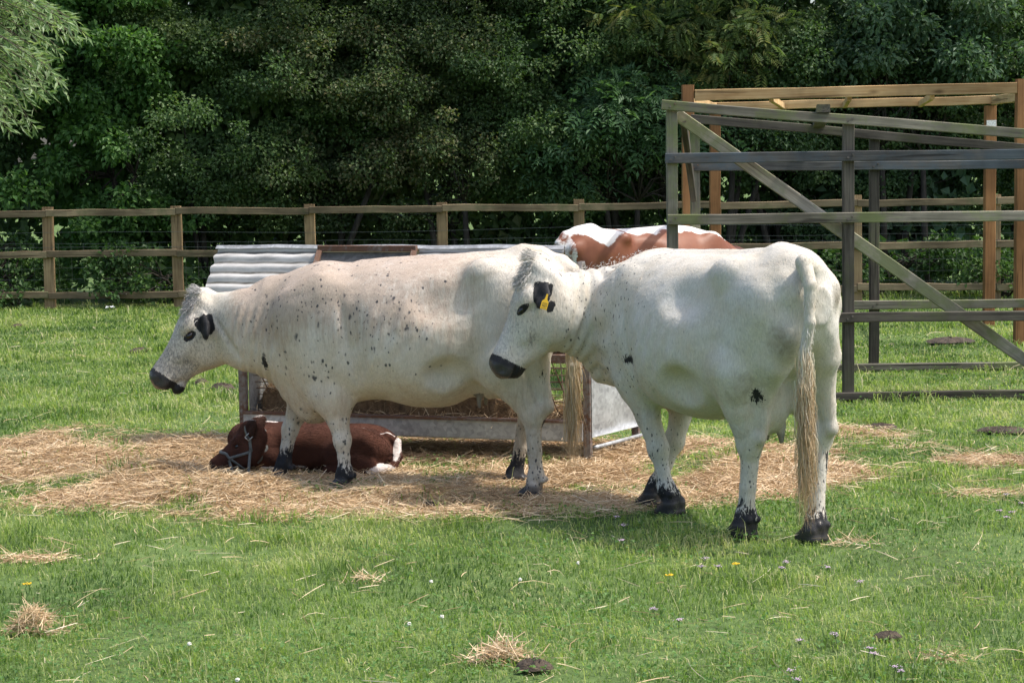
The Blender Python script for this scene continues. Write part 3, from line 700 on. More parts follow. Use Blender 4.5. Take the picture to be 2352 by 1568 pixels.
    sheet('end_panel', [rf + rn * .026 + ZUP * .15, rb + rn * .026 + ZUP * .15, rb + rn * .026 + ZUP * .78, rf + rn * .026 + ZUP * .78], rn, m_galv, .003, .035, 3)
    sheet('end_panel', [W(.026, .02, .15), W(.026, DB, .15), W(.026, DB, .78), W(.026, .02, .78)], e, m_galv, .003, .03, 8)
    # slanting bar racks (front and rear) that hold the hay: rods of the mesh
    for (y0, y1) in ((.01, .19), (DB - .01, DB - .19)):
        G = Geo()
        for i in range(25):
            a = .05 + (Ln - .10) * i / 24; G.tube([W(a, y0, .60), W(a + .085, y1, .245)], .0036, 5)
        for k in range(9):
            f = k / 8; G.tube([W(.03, y0 + (y1 - y0) * f, .585 - .335 * f), W(Ln - .03, y0 + (y1 - y0) * f, .585 - .335 * f)], .0028, 5)
        G.build('mesh_rack', m_rust, o)
    # drawbar along the right end
    G = Geo(); G.tube([rf - d * .02 + rn * .05 + ZUP * .095, rf + rn * .06 + ZUP * .098, rb + rn * .06 + rd * .07 + ZUP * .10, rb + rd * .085 + ZUP * .10], .012, 8)
    G.build('drawbar', m_galv, o, True)
    # corrugated roof sheets, one on each side of the hatch, front and back slopes
    ridge, zt = .25, 1.238
    def corr(name, a0, a1, yb, zb, m, ph=0):
        n = 64; Lr = math.hypot(yb - ridge, zt - zb); u = np.linspace(0, 1, n); amp = .0085
        ty = (yb - ridge) / Lr; tz = (zb - zt) / Lr; ny, nz = (-tz, ty) if (yb > ridge) else (tz, -ty)
        if ny * (1 if yb > ridge else -1) < 0: ny, nz = -ny, -nz
        V = []
        xs = np.linspace(a0, a1, 9)
        for s_ in (0, .0012):
            for i, x in enumerate(xs):
                wob = .004 * math.sin(i * 2.1 + a0 * 5)
                for q in u:
                    h = amp * math.cos(q * Lr / .076 * 2 * math.pi + ph) + s_ + wob
                    V.append(W(x + .006 * math.sin(q * 40) * (i in (0, 8)), ridge + ty * Lr * q + ny * h, zt + tz * Lr * q + nz * h))
        F = []; M = len(xs) * n
        for i in range(len(xs) - 1):
            for j in range(n - 1):
                q = (i * n + j, (i + 1) * n + j, (i + 1) * n + j + 1, i * n + j + 1); F.append(q); F.append(tuple(M + t for t in q[::-1]))
        gr = np.tile(np.clip(-np.cos(u * Lr / .076 * 2 * math.pi + ph), 0, 1), len(xs) * 2)
        return mk(name, V, np.array(F), m, o, True, {'grime': gr})
    h0, h1 = .43, 1.07
    for a0, a1 in ((-.27, h0), (h1, 1.98)):
        corr('roof_sheet', a0, a1, -.13, .76, m_roof); corr('roof_sheet', a0, a1, .63, .76, m_roof, 1.0)
    # folded ridge strip and the rusty hatch between the sheets
    V, F = [], []
    for x in np.linspace(-.275, 1.985, 12):
        w_ = .004 * math.sin(x * 9)
        for (y, z) in ((ridge - .022, zt - .006 + w_), (ridge, zt + .014 + w_), (ridge + .022, zt - .006 + w_)): V.append(W(x, y, z))
    for i in range(11):
        for j in range(2): F.append((i * 3 + j, (i + 1) * 3 + j, (i + 1) * 3 + j + 1, i * 3 + j + 1))
    mk('ridge_strip', V, np.array(F), m_galv, o)
    ty, tz = -.38, -.478; Q = math.hypot(ty, tz); ty, tz = ty / Q, tz / Q
    hp = lambda a, q, off=0: W(a, ridge + ty * q - (-tz) * off, zt + tz * q + ty * off * -1)
    sheet('hatch_panel', [hp(h0 + .01, .04, .0), hp(h1 - .01, .04, .0), hp(h1 - .01, .60, .0), hp(h0 + .01, .60, .0)], W(0, tz, -ty) - W(0, 0, 0), m_pan, .003, .01, 5)
    for (a, q, b, q2) in ((h0, .03, h1, .03), (h0, .60, h1, .60)):
        bar('hatch_bar', hp(a, q, .03), hp(b, q2, .03), .036, .036, m_rust)
    for a in (h0 + .012, h1 - .012): bar('hatch_bar', hp(a, .055, .03), hp(a, .575, .03), .034, .034, m_rust, up=(1, 0, 0))
    # rafters from the legs to the ridge, inside
    for a in (.04, Ln - .10):
        bar('rafter', W(a, .02, .79), W(a, ridge - .01, zt - .09), .035, .03, m_frame, up=e); bar('rafter', W(a, DB - .02, .79), W(a, ridge + .01, zt - .09), .035, .03, m_frame, up=e)
    # the hay held between the racks
    r = np.random.default_rng(9); N = 9000
    a = r.uniform(.06, Ln - .08, N); fill = .36 + .14 * np.array(NZ(a, a * 0 + 3, 2.5, 2)) - .16 * sstep(Ln - .6, Ln - .25, a); f = r.random(N); z = .15 + f * (fill - .12); half = .07 + .12 * np.clip((z - .2) / .35, 0, 1)
    b = DB / 2 + r.uniform(-1, 1, N) * (half + .05 * (z < .24)); tray = r.random(N) < .30
    b = np.where(tray, r.uniform(-.02, DB, N), b); z = np.where(tray, .15 + r.random(N) * .11, z)
    P = L0 + e * a[:, None] + d * b[:, None]
    az = r.random(N) * 6.28; el = r.normal(0, .5, N); dd = np.stack([np.cos(az) * np.cos(el), np.sin(az) * np.cos(el), np.sin(el)], 1); dd = norm_rows(dd * np.array([1, .6, 1]))
    Ls = r.uniform(.07, .2, N); t = np.linspace(-.5, .5, 4)
    C_ = np.stack([P[:, 0], P[:, 1], z], 1)[:, None] + dd[:, None] * (t[None, :, None] * Ls[:, None, None]); C_[..., 2] -= (t ** 2)[None] * .12 * Ls[:, None]
    C_[..., 2] = np.maximum(C_[..., 2], .145)
    V, Q_ = ribbons(C_, np.broadcast_to(r.uniform(.0012, .0022, (N, 1)), (N, 4)), norm_rows(r.normal(size=(N, 3))))
    ho = mk('hay_in_feeder', V, Q_, m_straw, None, False, {'rnd': np.repeat(r.uniform(0, .85, N), 8)})
    tag(ho, 'brown hay packed inside the rack and trough of the feeder', 'hay', None, 'stuff')
    # a dense core so that the pile is solid
    K = 40; Vc, Fc = [], []
    for i in range(K + 1):
        aa = .07 + (Ln - .16) * i / K; ft = .34 + .14 * float(NZ(np.array([aa]), np.array([3.0]), 2.5, 2)[0]) - .16 * float(sstep(Ln - .6, Ln - .25, aa))
        ft = max(ft, .2)
        for (bb, zz) in ((.02, .142), (DB - .02, .142), (DB - .10, .22), (DB - .12, ft - .05), (DB / 2, ft), (.12, ft - .05), (.10, .22)): Vc.append(W(aa + r.normal(0, .006), bb + r.normal(0, .01), zz + abs(r.normal(0, .012))))
    for i in range(K):
        for j in range(7): Fc.append((i * 7 + j, i * 7 + (j + 1) % 7, (i + 1) * 7 + (j + 1) % 7, (i + 1) * 7 + j))
    caps = np.array([tuple(range(7)), tuple(range(K * 7 + 6, K * 7 - 1, -1))])
    t_ = NT('hay_core'); n_ = t_.noise(t_.coord('Object'), 40, 5, .7); mc = t_.done(t_.bsdf(t_.ramp(n_, [(.3, (.07, .038, .018)), (.7, (.24, .15, .075))]), .95, t_.bump(n_, .8, .02)))
    co = mk('hay_core', Vc, [np.array(Fc), caps], mc, ho, False)
def box(W, a0, a1, b0, b1, z0, z1):
    V = [W(a, b, z) for a in (a0, a1) for b in (b0, b1) for z in (z0, z1)]
    return V, np.array([(0, 1, 3, 2), (4, 6, 7, 5), (0, 4, 5, 1), (2, 3, 7, 6), (0, 2, 6, 4), (1, 5, 7, 3)])

# ------------------------------------------------------------------ animals: smooth solids grown from blended limbs
def cr(xs, ys, n=240):
    """smooth (Catmull-Rom, monotone-limited) resampling of station values"""
    xs = np.asarray(xs, float); ys = np.asarray(ys, float)
    m = np.gradient(ys, xs)
    d = np.diff(ys) / np.diff(xs)
    for i in range(len(d)):
        lim = 2.5 * abs(d[i])
        m[i] = np.clip(m[i], -lim - .15, lim + .15); m[i + 1] = np.clip(m[i + 1], -lim - .15, lim + .15)
    X = np.linspace(xs[0], xs[-1], n); i = np.clip(np.searchsorted(xs, X, 'right') - 1, 0, len(xs) - 2)
    h = xs[i + 1] - xs[i]; t = (X - xs[i]) / h
    Y = ((2 * t**3 - 3 * t**2 + 1) * ys[i] + (t**3 - 2 * t**2 + t) * h * m[i] + (-2 * t**3 + 3 * t**2) * ys[i + 1] + (t**3 - t**2) * h * m[i + 1])
    return X, Y
class Solid:
    def __init__(s, lo, hi, h):
        s.h = h; s.lo = np.asarray(lo, float); s.n = np.ceil((np.asarray(hi, float) - s.lo) / h).astype(int) + 1
        s.f = np.full(s.n, 0.3, np.float32)
        s.ax = [(s.lo[i] + h * np.arange(s.n[i])).astype(np.float32) for i in range(3)]
    def _sl(s, lo, hi):
        a = np.clip(np.floor((np.asarray(lo) - s.lo) / s.h).astype(int), 0, s.n); b = np.clip(np.ceil((np.asarray(hi) - s.lo) / s.h).astype(int) + 1, 0, s.n)
        return tuple(slice(int(p), int(q)) for p, q in zip(a, b))
    def _pts(s, sl):
        return s.ax[0][sl[0]][:, None, None], s.ax[1][sl[1]][None, :, None], s.ax[2][sl[2]][None, None, :]
    def put(s, sl, d, k, op):
        a = s.f[sl]
        if a.size == 0: return
        if op == 'sub': d = -d; a2 = np.maximum(a, d); hh = np.maximum(k - np.abs(a - d), 0) / k; s.f[sl] = a2 + hh * hh * k * .25
        else: a2 = np.minimum(a, d); hh = np.maximum(k - np.abs(a - d), 0) / k; s.f[sl] = a2 - hh * hh * k * .25
    def cone(s, a, b, ra, rb, k=.04, flat=None, op='add'):
        a = np.asarray(a, float); b = np.asarray(b, float); r = max(ra, rb); m = k + .02
        sl = s._sl(np.minimum(a, b) - r - m, np.maximum(a, b) + r + m); X, Y, Z = s._pts(sl)
        ba = b - a; L2 = max(ba @ ba, 1e-9)
        x, y, z = X - a[0], Y - a[1], Z - a[2]
        t = np.clip((x * ba[0] + y * ba[1] + z * ba[2]) / L2, 0, 1)
        x = x - t * ba[0]; y = y - t * ba[1]; z = z - t * ba[2]
        if flat is not None:
            n, f = flat; q = (x * n[0] + y * n[1] + z * n[2]) * (1 / f - 1)
            x = x + n[0] * q; y = y + n[1] * q; z = z + n[2] * q
        d = np.sqrt(x * x + y * y + z * z) - (ra + (rb - ra) * t)
        s.put(sl, d, k, op); return s
    def chain(s, P, R, k=.04, flat=None, op='add'):
        P = np.asarray(P, float); R = np.asarray(R, float); m = R.max() + k + .02
        sl = s._sl(P.min(0) - m, P.max(0) + m); X, Y, Z = s._pts(sl); D = None
        for i in range(len(P) - 1):
            ba = P[i + 1] - P[i]; L2 = max(ba @ ba, 1e-9)
            x, y, z = X - P[i][0], Y - P[i][1], Z - P[i][2]
            t = np.clip((x * ba[0] + y * ba[1] + z * ba[2]) / L2, 0, 1)
            x = x - t * ba[0]; y = y - t * ba[1]; z = z - t * ba[2]
            if flat is not None:
                n, f = flat; q = (x * n[0] + y * n[1] + z * n[2]) * (1 / f - 1)
                x = x + n[0] * q; y = y + n[1] * q; z = z + n[2] * q
            d = np.sqrt(x * x + y * y + z * z) - (R[i] + (R[i + 1] - R[i]) * t)
            if D is None: D = d
            else:
                hh = np.maximum(.012 - np.abs(D - d), 0) / .012; D = np.minimum(D, d) - hh * hh * .003
        s.put(sl, D, k, op); return s
    def ball(s, c, r, k=.04, axes=None, op='add'):
        """ellipsoid with radii r along the rows of axes"""
        c = np.asarray(c, float); r = np.broadcast_to(np.asarray(r, float), 3); R = r.max() + k + .02
        sl = s._sl(c - R, c + R); X, Y, Z = s._pts(sl); x, y, z = X - c[0], Y - c[1], Z - c[2]
        A = np.eye(3) if axes is None else np.asarray(axes, float)
        u = [(x * A[i, 0] + y * A[i, 1] + z * A[i, 2]) for i in range(3)]
        k0 = np.sqrt(sum((u[i] / r[i]) ** 2 for i in range(3))); k1 = np.sqrt(sum((u[i] / r[i] ** 2) ** 2 for i in range(3))) + 1e-6
        s.put(sl, k0 * (k0 - 1) / k1, k, op); return s
    def loft(s, O, A, xs, top, bot, wid, mid, n=2.2, k=.05):
        """solid along A[0] with outline (top, bot) along A[1] and half width along A[2]"""
        O = np.asarray(O, float); A = np.asarray(A, float)
        gx, T = cr(xs, top); _, B = cr(xs, bot); _, W = cr(xs, wid); _, M = cr(xs, mid)
        cs = [O + A[0] * x + A[1] * v + A[2] * q for x, t_, b_, w_ in zip(xs, top, bot, wid) for v in (t_, b_) for q in (-w_, w_)]
        cs = np.array(cs); sl = s._sl(cs.min(0) - k - .03, cs.max(0) + k + .03); X, Y, Z = s._pts(sl)
        x, y, z = X - O[0], Y - O[1], Z - O[2]
        u = [(x * A[i, 0] + y * A[i, 1] + z * A[i, 2]) for i in range(3)]
        uu = np.broadcast_to(u[0], tuple(len(s.ax[i][sl[i]]) for i in range(3)))
        Ti = np.interp(uu, gx, T); Bi = np.interp(uu, gx, B); Wi = np.interp(uu, gx, W); Mi = np.interp(uu, gx, M)
        v = u[1] - Mi; hv = np.maximum(np.where(v > 0, Ti - Mi, Mi - Bi), .004); Wi = np.maximum(Wi, .004)
        g = (np.abs(v / hv) ** n + np.abs(u[2] / Wi) ** n) ** (1 / n)
        d = (g - 1) * np.minimum(hv, Wi)
        d = np.maximum(d, np.maximum(uu - gx[-1], gx[0] - uu)).astype(np.float32)
        s.put(sl, d, k, 'add'); return s
    def floor(s, z=0.0):
        s.f = np.maximum(s.f, (z - s.ax[2])[None, None, :])
    def sample(s, P):
        q = (P - s.lo) / s.h; i = np.clip(np.floor(q).astype(int), 0, s.n - 2); t = q - i
        r = 0
        for dx in (0, 1):
            for dy in (0, 1):
                for dz in (0, 1):
                    wgt = (t[:, 0] if dx else 1 - t[:, 0]) * (t[:, 1] if dy else 1 - t[:, 1]) * (t[:, 2] if dz else 1 - t[:, 2])
                    r = r + wgt * s.f[i[:, 0] + dx, i[:, 1] + dy, i[:, 2] + dz]
        return r
    def mesh(s):
        f = s.f; neg = f < 0
        c = np.zeros(tuple(np.array(f.shape) - 1), np.int8)
        for dx in (0, 1):
            for dy in (0, 1):
                for dz in (0, 1):
                    c += neg[dx:f.shape[0] - 1 + dx, dy:f.shape[1] - 1 + dy, dz:f.shape[2] - 1 + dz]
        act = (c > 0) & (c < 8); I = np.argwhere(act); idx = np.full(act.shape, -1, np.int64); idx[act] = np.arange(len(I))
        acc = np.zeros((len(I), 3)); cnt = np.zeros(len(I))
        cor = [(0, 0, 0), (1, 0, 0), (0, 1, 0), (1, 1, 0), (0, 0, 1), (1, 0, 1), (0, 1, 1), (1, 1, 1)]
        vals = [f[I[:, 0] + a, I[:, 1] + b, I[:, 2] + d_] for a, b, d_ in cor]
        for i in range(8):
            for j in range(i + 1, 8):
                if sum(abs(p - q) for p, q in zip(cor[i], cor[j])) != 1: continue
                m = (vals[i] < 0) != (vals[j] < 0)
                t = np.where(m, vals[i] / np.where(m, vals[i] - vals[j], 1), 0)
                P = np.array(cor[i]) + t[:, None] * (np.array(cor[j]) - np.array(cor[i]))
                acc += P * m[:, None]; cnt += m
        V = s.lo + s.h * (I + acc / cnt[:, None])
        Q = []
        for ax in range(3):
            a, b = [i for i in range(3) if i != ax]
            lo = [slice(None)] * 3; hi = [slice(None)] * 3; lo[ax] = slice(0, -1); hi[ax] = slice(1, None)
            n0, n1 = neg[tuple(lo)], neg[tuple(hi)]
            E = np.argwhere(n0 != n1); E = E[(E[:, a] > 0) & (E[:, b] > 0) & (E[:, a] < act.shape[a]) & (E[:, b] < act.shape[b])]
            sgn = n0[tuple(E.T)]
            def ix(da, db):
                e = E.copy(); e[:, a] -= da; e[:, b] -= db; return idx[tuple(e.T)]
            q = np.stack([ix(1, 1), ix(0, 1), ix(0, 0), ix(1, 0)], 1)
            flip = sgn if ax != 1 else ~sgn
            q[~flip] = q[~flip][:, ::-1]; Q.append(q)
        Q = np.concatenate(Q)
        for _ in range(2):
            e = s.h * .6; v0 = s.sample(V)
            G = np.stack([s.sample(V + d) - s.sample(V - d) for d in np.eye(3) * e], 1) / (2 * e)
            g2 = np.maximum((G * G).sum(1), .15)
            V = V - np.clip(v0 / g2, -s.h * .5, s.h * .5)[:, None] * G
        # keep the biggest piece only
        return V, Q

def fur(o, V, N, A, mat, n, length, flow, mask, seed, name='coat_hair', rad=.00042):
    """short lying coat hair as fine curves rooted on the hide, carrying the hide's own colour values"""
    r = np.random.default_rng(seed); c = np.flatnonzero(mask); i = c[r.integers(0, len(c), n)]
    nn = N[i]; f = np.tile(np.asarray(flow, float), (n, 1)) + r.normal(0, .12, (n, 3)); f = norm_rows(f - nn * (f * nn).sum(1, keepdims=True))
    j = r.normal(0, .004, (n, 3)); j -= nn * (j * nn).sum(1, keepdims=True)
    L = length * r.uniform(.6, 1.3, n)[:, None]; p0 = V[i] + j - nn * .001
    p1 = p0 + f * L * .5 + nn * L * .10; p2 = p0 + f * L + nn * L * r.uniform(.02, .16, (n, 1))
    h = bpy.data.hair_curves.new(name); h.add_curves([3] * n)
    h.attributes['position'].data.foreach_set('vector', np.stack([p0, p1, p2], 1).astype(np.float32).ravel())
    ra = h.attributes.new('radius', 'FLOAT', 'POINT'); ra.data.foreach_set('value', np.tile(np.array([rad, rad * .9, rad * .25], np.float32), n))
    for k, a in A.items():
        at_ = h.attributes.new(k, 'FLOAT', 'POINT'); at_.data.foreach_set('value', np.repeat(a[i], 3).astype(np.float32))
    h.materials.append(mat); ho = bpy.data.objects.new(name, h); C.objects.link(ho); ho.parent = o
    return ho
class Beast:
    """an animal's own frame: x forward, y to its left, z up"""
    def __init__(s, X, Y, hx, hy):
        s.o = np.array([X, Y, 0.0]); h = unit([hx, hy]); s.R = np.array([[h[0], h[1], 0], [-h[1], h[0], 0], [0, 0, 1.0]])
        s.c = s.R @ (EYE - s.o)
    def W(s, px, py, D): return s.R @ (at(px, py, D) - s.o)
    def L(s, px, py, ylat):
        d = s.R @ (_f + _r * ((px - 1176) / FPX) + _u * ((784 - py) / FPX))
        return s.c + d * ((ylat - s.c[1]) / d[1])
    def matrix(s):
        R = s.R.T; return Matrix([[*R[i], s.o[i]] for i in range(3)] + [[0, 0, 0, 1]])

ZUP = np.array([0, 0, 1.0]); YL = np.array([0, 1.0, 0])
def foot(S, fet, hoof, g=1.0, yaw=0.0, rear=False):
    """pastern, two claws and dew claws; hoof is the point on the ground below the claws"""
    g = g * .9
    fw = np.array([math.cos(yaw), math.sin(yaw), 0]); sd = np.array([-math.sin(yaw), math.cos(yaw), 0])
    top = hoof + ZUP * .075 * g - fw * .012
    S.ball(fet, .045 * g, .02)
    S.chain([fet, top], [.041 * g, .046 * g], .025)
    for q in (-1, 1):
        c = hoof + sd * q * .027 * g
        S.cone(c + ZUP * .055 * g - fw * .02 * g, c + fw * .045 * g + ZUP * .012, .041 * g, .030 * g, .012)
        S.cone(c + ZUP * .012 - fw * .03 * g, c + fw * .05 * g + ZUP * .006, .034 * g, .027 * g, .012)
        S.ball(fet - fw * .05 * g + sd * q * .024 * g - ZUP * .02, .018 * g, .012)
def foreleg(S, side, elbow, knee, fet, hoof, g=1.0, yaw=0.0, shoulder=None):
    sh = np.array([.60, side * .17, .93]) * g if shoulder is None else np.asarray(shoulder, float)
    S.chain([sh, elbow], [.15 * g, .105 * g], .10, (YL, .62))
    S.chain([elbow, elbow * .45 + knee * .55 + ZUP * 0.0, knee], [.10 * g, .060 * g, .044 * g], .05, (YL, .88))
    S.ball(knee + np.array([.004, 0, 0]), np.array([.047, .046, .058]) * g, .02)
    S.chain([knee, knee * .45 + fet * .55, fet], [.041 * g, .032 * g, .037 * g], .02)
    foot(S, fet, hoof, g, yaw)
def hindleg(S, side, stifle, hock, fet, hoof, g=1.0, yaw=0.0, hip=None, tg=None):
    tg = tg or g
    hip = np.array([-.52, side * .15, 1.02]) * g if hip is None else np.asarray(hip, float)
    S.cone(hip, stifle, .205 * tg, .145 * tg, .06, (YL, .62))
    but = hip + np.array([-.16, -side * .025, -.06]) * g
    low = but * .30 + hock * .70 + np.array([-.02, side * .0, .10]) * g
    S.chain([but, but * .5 + low * .5 + np.array([-.01, side * .012, 0]), low], [.105 * tg, .094 * tg, .066 * tg], .05, (YL, .84))
    S.chain([stifle, stifle * .55 + hock * .45, hock], [.125 * g, .092 * g, .058 * g], .05, (YL, .86))
    cal = hock + np.array([-.078, 0, .045]) * g
    S.chain([low, cal], [.062 * g, .030 * g], .035, (YL, .8))
    S.cone(cal, hock, .031 * g, .05 * g, .03)
    S.ball(hock, np.array([.058, .046, .066]) * g, .03)
    S.chain([hock, hock * .4 + fet * .6, fet], [.047 * g, .037 * g, .039 * g], .02, (YL, .88))
    foot(S, fet, hoof, g, yaw, True)
def head(S, O, a, d, g=1.0, jaw=1.0, mouth_open=0.0):
    """skull, jaw, brow, muzzle, nostrils; returns the frame rows (nose-wards, dorsal, left)"""
    a = unit(a); d = unit(d - a * (d @ a)); e = np.cross(d, a)
    A = np.array([a, d, e])
    xs = np.array([-.045, -.015, .05, .12, .19, .26, .34, .41, .455, .50, .535, .552]) * g
    top = np.array([-.05, .004, .020, .022, .020, .008, .004, .006, .010, .006, -.025, -.05]) * g
    bot = np.array([-.07, -.13, -.22, -.275 * jaw, -.295 * jaw, -.285 * jaw, -.245, -.195, -.160, -.135, -.108, -.075]) * g
    wid = np.array([.02, .072, .098, .106, .108, .093, .080, .075, .080, .082, .066, .02]) * g
    mid = np.array([-.06, -.06, -.08, -.085, -.075, -.075, -.075, -.075, -.075, -.075, -.07, -.065]) * g
    S.loft(O, A, xs, top, bot, wid, mid, 2.25, .05)
    P = lambda s_, t_, u_: O + a * s_ * g - d * t_ * g + e * u_ * g
    for q in (-1, 1):
        S.ball(P(.155, .035, .098 * q), np.array([.05, .03, .026]) * g, .03, A)       # brow
        S.ball(P(.25, .10, .075 * q), np.array([.09, .03, .022]) * g, .04, A)         # cheek bone
        S.ball(P(.20, .20, .055 * q), np.array([.10, .09, .04]) * g, .06, A)          # jaw muscle
        S.ball(P(.20, .072, .125 * q), np.array([.028, .020, .022]) * g, .012, A, 'sub')  # eye socket
        S.ball(P(.508, .042, .072 * q), np.array([.021, .030, .030]) * g, .010, A, 'sub')  # nostril
        S.ball(P(.49, .028, .05 * q), np.array([.03, .022, .022]) * g, .02, A)
    S.ball(P(.495, .06, 0), np.array([.045, .06, .07]) * g, .03, A)                    # broad wet muzzle
    S.ball(P(.488, .122 + mouth_open, 0), np.array([.042, .030, .055]) * g, .015, A)     # lower lip
    S.cone(P(.40, .160, 0), P(.482, .128 + mouth_open, 0), .03 * g, .024 * g, .03)
    # mouth line
    S.cone(P(.44, .118, .085), P(.535, .105 + mouth_open * .5, .05), .007 * g, .008 * g, .008, None, 'sub')
    S.cone(P(.44, .118, -.085), P(.535, .105 + mouth_open * .5, -.05), .007 * g, .008 * g, .008, None, 'sub')
    S.ball(P(-.01, .03, 0), np.array([.055, .06, .065]) * g, .04, A)                   # poll
    return A, P
def ear(S, root, tip, nrm, g=1.0, cup=1.0):
    """a broad leaf-shaped ear, hollowed on the side nrm points to; returns a test for 'on the ear'"""
    root = np.asarray(root, float); tip = np.asarray(tip, float); n = unit(nrm); ax = tip - root
    n = unit(n - ax * (n @ ax) / (ax @ ax))
    m = root + ax * .5 - n * .004
    S.chain([root - ax * .15, root + ax * .2, m, root + ax * .8, tip], [.026 * g, .036 * g, .049 * g, .038 * g, .012 * g], .012, (n, .42))
    S.chain([root + ax * .3 + n * .024 * g, m + n * .028 * g, tip * .8 + root * .2 + n * .020 * g], [.016 * g, .034 * g * cup, .014 * g], .008, (n, .45), 'sub')
    def on(Q, lo=.08, r=.060):
        t = ((Q - root) @ ax) / (ax @ ax); d = np.linalg.norm(Q - root - np.clip(t, 0, 1)[:, None] * ax, axis=1)
        return np.clip(np.minimum((r * g - d) / .012, (t - lo) / .12), -1, 1.6)
    return on

def tilt(A, k):
    c, s_ = math.cos(k), math.sin(k); return np.array([A[0] * c + A[1] * s_, A[1] * c - A[0] * s_, A[2]])
def near(P, c, r, axes=None):
    """how far inside an ellipsoidal patch each vertex lies: 1 in the middle, 0 on the rim, below outside"""
    q = (P - np.asarray(c)); q = q if axes is None else q @ np.asarray(axes).T
    return 1 - np.sqrt((((q) / np.broadcast_to(np.asarray(r, float), 3)) ** 2).sum(1))

def coat_mat(name, base, tanc, black=(.020, .020, .022), spot=(46, 46, 30), rough=.62, warm=(.50, .36, .26)):
    t = NT(name)
    v = t.coord('Object')
    hm = t.n('Mapping'); hm.inputs['Scale'].default_value = (150, 150, 34); t.l(v, hm.inputs[0])
    hair = t.noise(hm.outputs[0], 1.0, 3, .6, .8)
    blot = t.noise(v, 5.5, 4, .6)
    fine = t.noise(v, 60, 2, .6)
    col = t.mix(t.ramp(blot, [(.32, 0.0), (.72, .75)]), base, tuple(b * k for b, k in zip(base, (.90, .82, .68))))
    # warm skin showing where the coat is thin or wet: drawn down in streaks
    sm = t.n('Mapping'); sm.inputs['Scale'].default_value = (42, 42, 3.4); t.l(v, sm.inputs[0])
    streak = t.noise(sm.outputs[0], 1.0, 3, .65, .3)
    wv = t.math('ADD', t.attr('tan'), t.math('MULTIPLY', t.math('SUBTRACT', streak, .5), 1.3))
    wv = t.math('ADD', wv, t.math('MULTIPLY', t.math('SUBTRACT', blot, .5), .8))
    col = t.mix(t.math('MULTIPLY', t.ramp(wv, [(.15, 0.0), (.72, 1.0)]), .74), col, warm)
    dv = t.math('ADD', t.attr('dirt'), t.math('MULTIPLY', t.math('SUBTRACT', t.noise(v, 14, 5, .7, .5), .5), 1.2))
    col = t.mix(t.math('MULTIPLY', t.ramp(dv, [(.3, 0.0), (.95, 1.0)]), .75), col, tanc)
    # roan: black hairs among white ones
    rm = t.n('Mapping'); rm.inputs['Scale'].default_value = (120, 120, 60); t.l(v, rm.inputs[0])
    rn = t.noise(rm.outputs[0], 1.0, 2, .6, .6)
    rv = t.math('ADD', t.attr('roan'), t.math('MULTIPLY', t.math('SUBTRACT', rn, .5), 1.5))
    col = t.mix(t.math('MULTIPLY', t.ramp(rv, [(.22, 0.0), (.85, 1.0)]), .82), col, (.07, .073, .088))
    # scattered spots, fine ones and some larger
    for k_, (sx, r0, r1, lim) in enumerate(((1.45, .14, .26, 1.0), (.72, .14, .22, .5), (2.0, .16, .22, -1))):
        vm = t.n('Mapping'); vm.inputs['Scale'].default_value = tuple(q * sx for q in spot); vm.inputs['Location'].default_value = (3.1 * k_, 1.7 * k_, 0)
        t.l(v, vm.inputs[0])
        dn = t.n('TexNoise'); dn.inputs['Scale'].default_value = 1.3; t.l(vm.outputs[0], dn.inputs['Vector'])
        add = t.n('VectorMath', operation='MULTIPLY_ADD'); t.l(dn.outputs[1], add.inputs[0]); add.inputs[1].default_value = (.6, .6, .6); t.l(vm.outputs[0], add.inputs[2])
        vo = t.n('TexVoronoi'); vo.inputs['Scale'].default_value = 1.0; vo.inputs['Randomness'].default_value = 1.0
        t.l(add.outputs[0], vo.inputs['Vector'])
        sep = t.n('SeparateColor'); t.l(vo.outputs['Color'], sep.inputs[0])
        r_ = t.math('MULTIPLY', t.math('ADD', t.math('MULTIPLY', sep.outputs[1], r1), r0), t.math('LESS_THAN', sep.outputs[0], t.math('MULTIPLY', t.attr('spots'), lim) if lim > 0 else t.math('MULTIPLY', t.math('POWER', t.attr('spots'), 2.5), .95)))
        sp = t.math('MULTIPLY', t.math('SUBTRACT', r_, vo.outputs['Distance']), 5.5, clamp=True)
        col = t.mix(t.math('MULTIPLY', sp, .90), col, (.035, .038, .048))
    # solid black points with a ragged, hairy rim
    jm = t.n('Mapping'); jm.inputs['Scale'].default_value = (75, 75, 22); t.l(v, jm.inputs[0])
    jag = t.noise(jm.outputs[0], 1.0, 3, .65, .5)
    bv = t.math('ADD', t.attr('black'), t.math('ADD', t.math('MULTIPLY', t.math('SUBTRACT', jag, .5), 1.5), t.math('MULTIPLY', t.math('SUBTRACT', fine, .5), .5)))
    col = t.mix(t.ramp(bv, [(.42, 0.0), (.58, 1.0)]), col, black)
    sk = t.attr('skin')
    col = t.mix(sk, col, (.062, .058, .058))
    hv = t.ramp(hair, [(.28, .80), (.72, 1.08)])
    col = t.mix(1.0, col, hv, 'MULTIPLY')
    bp = t.math('ADD', t.math('MULTIPLY', hair, .7), t.math('MULTIPLY', t.noise(v, 9, 3, .5), 1.2))
    ro = t.math('SUBTRACT', rough, t.math('MULTIPLY', sk, .55))
    b = t.bsdf(col, ro, t.bump(bp, .35, .012), spec=.22)
    return t.done(b)

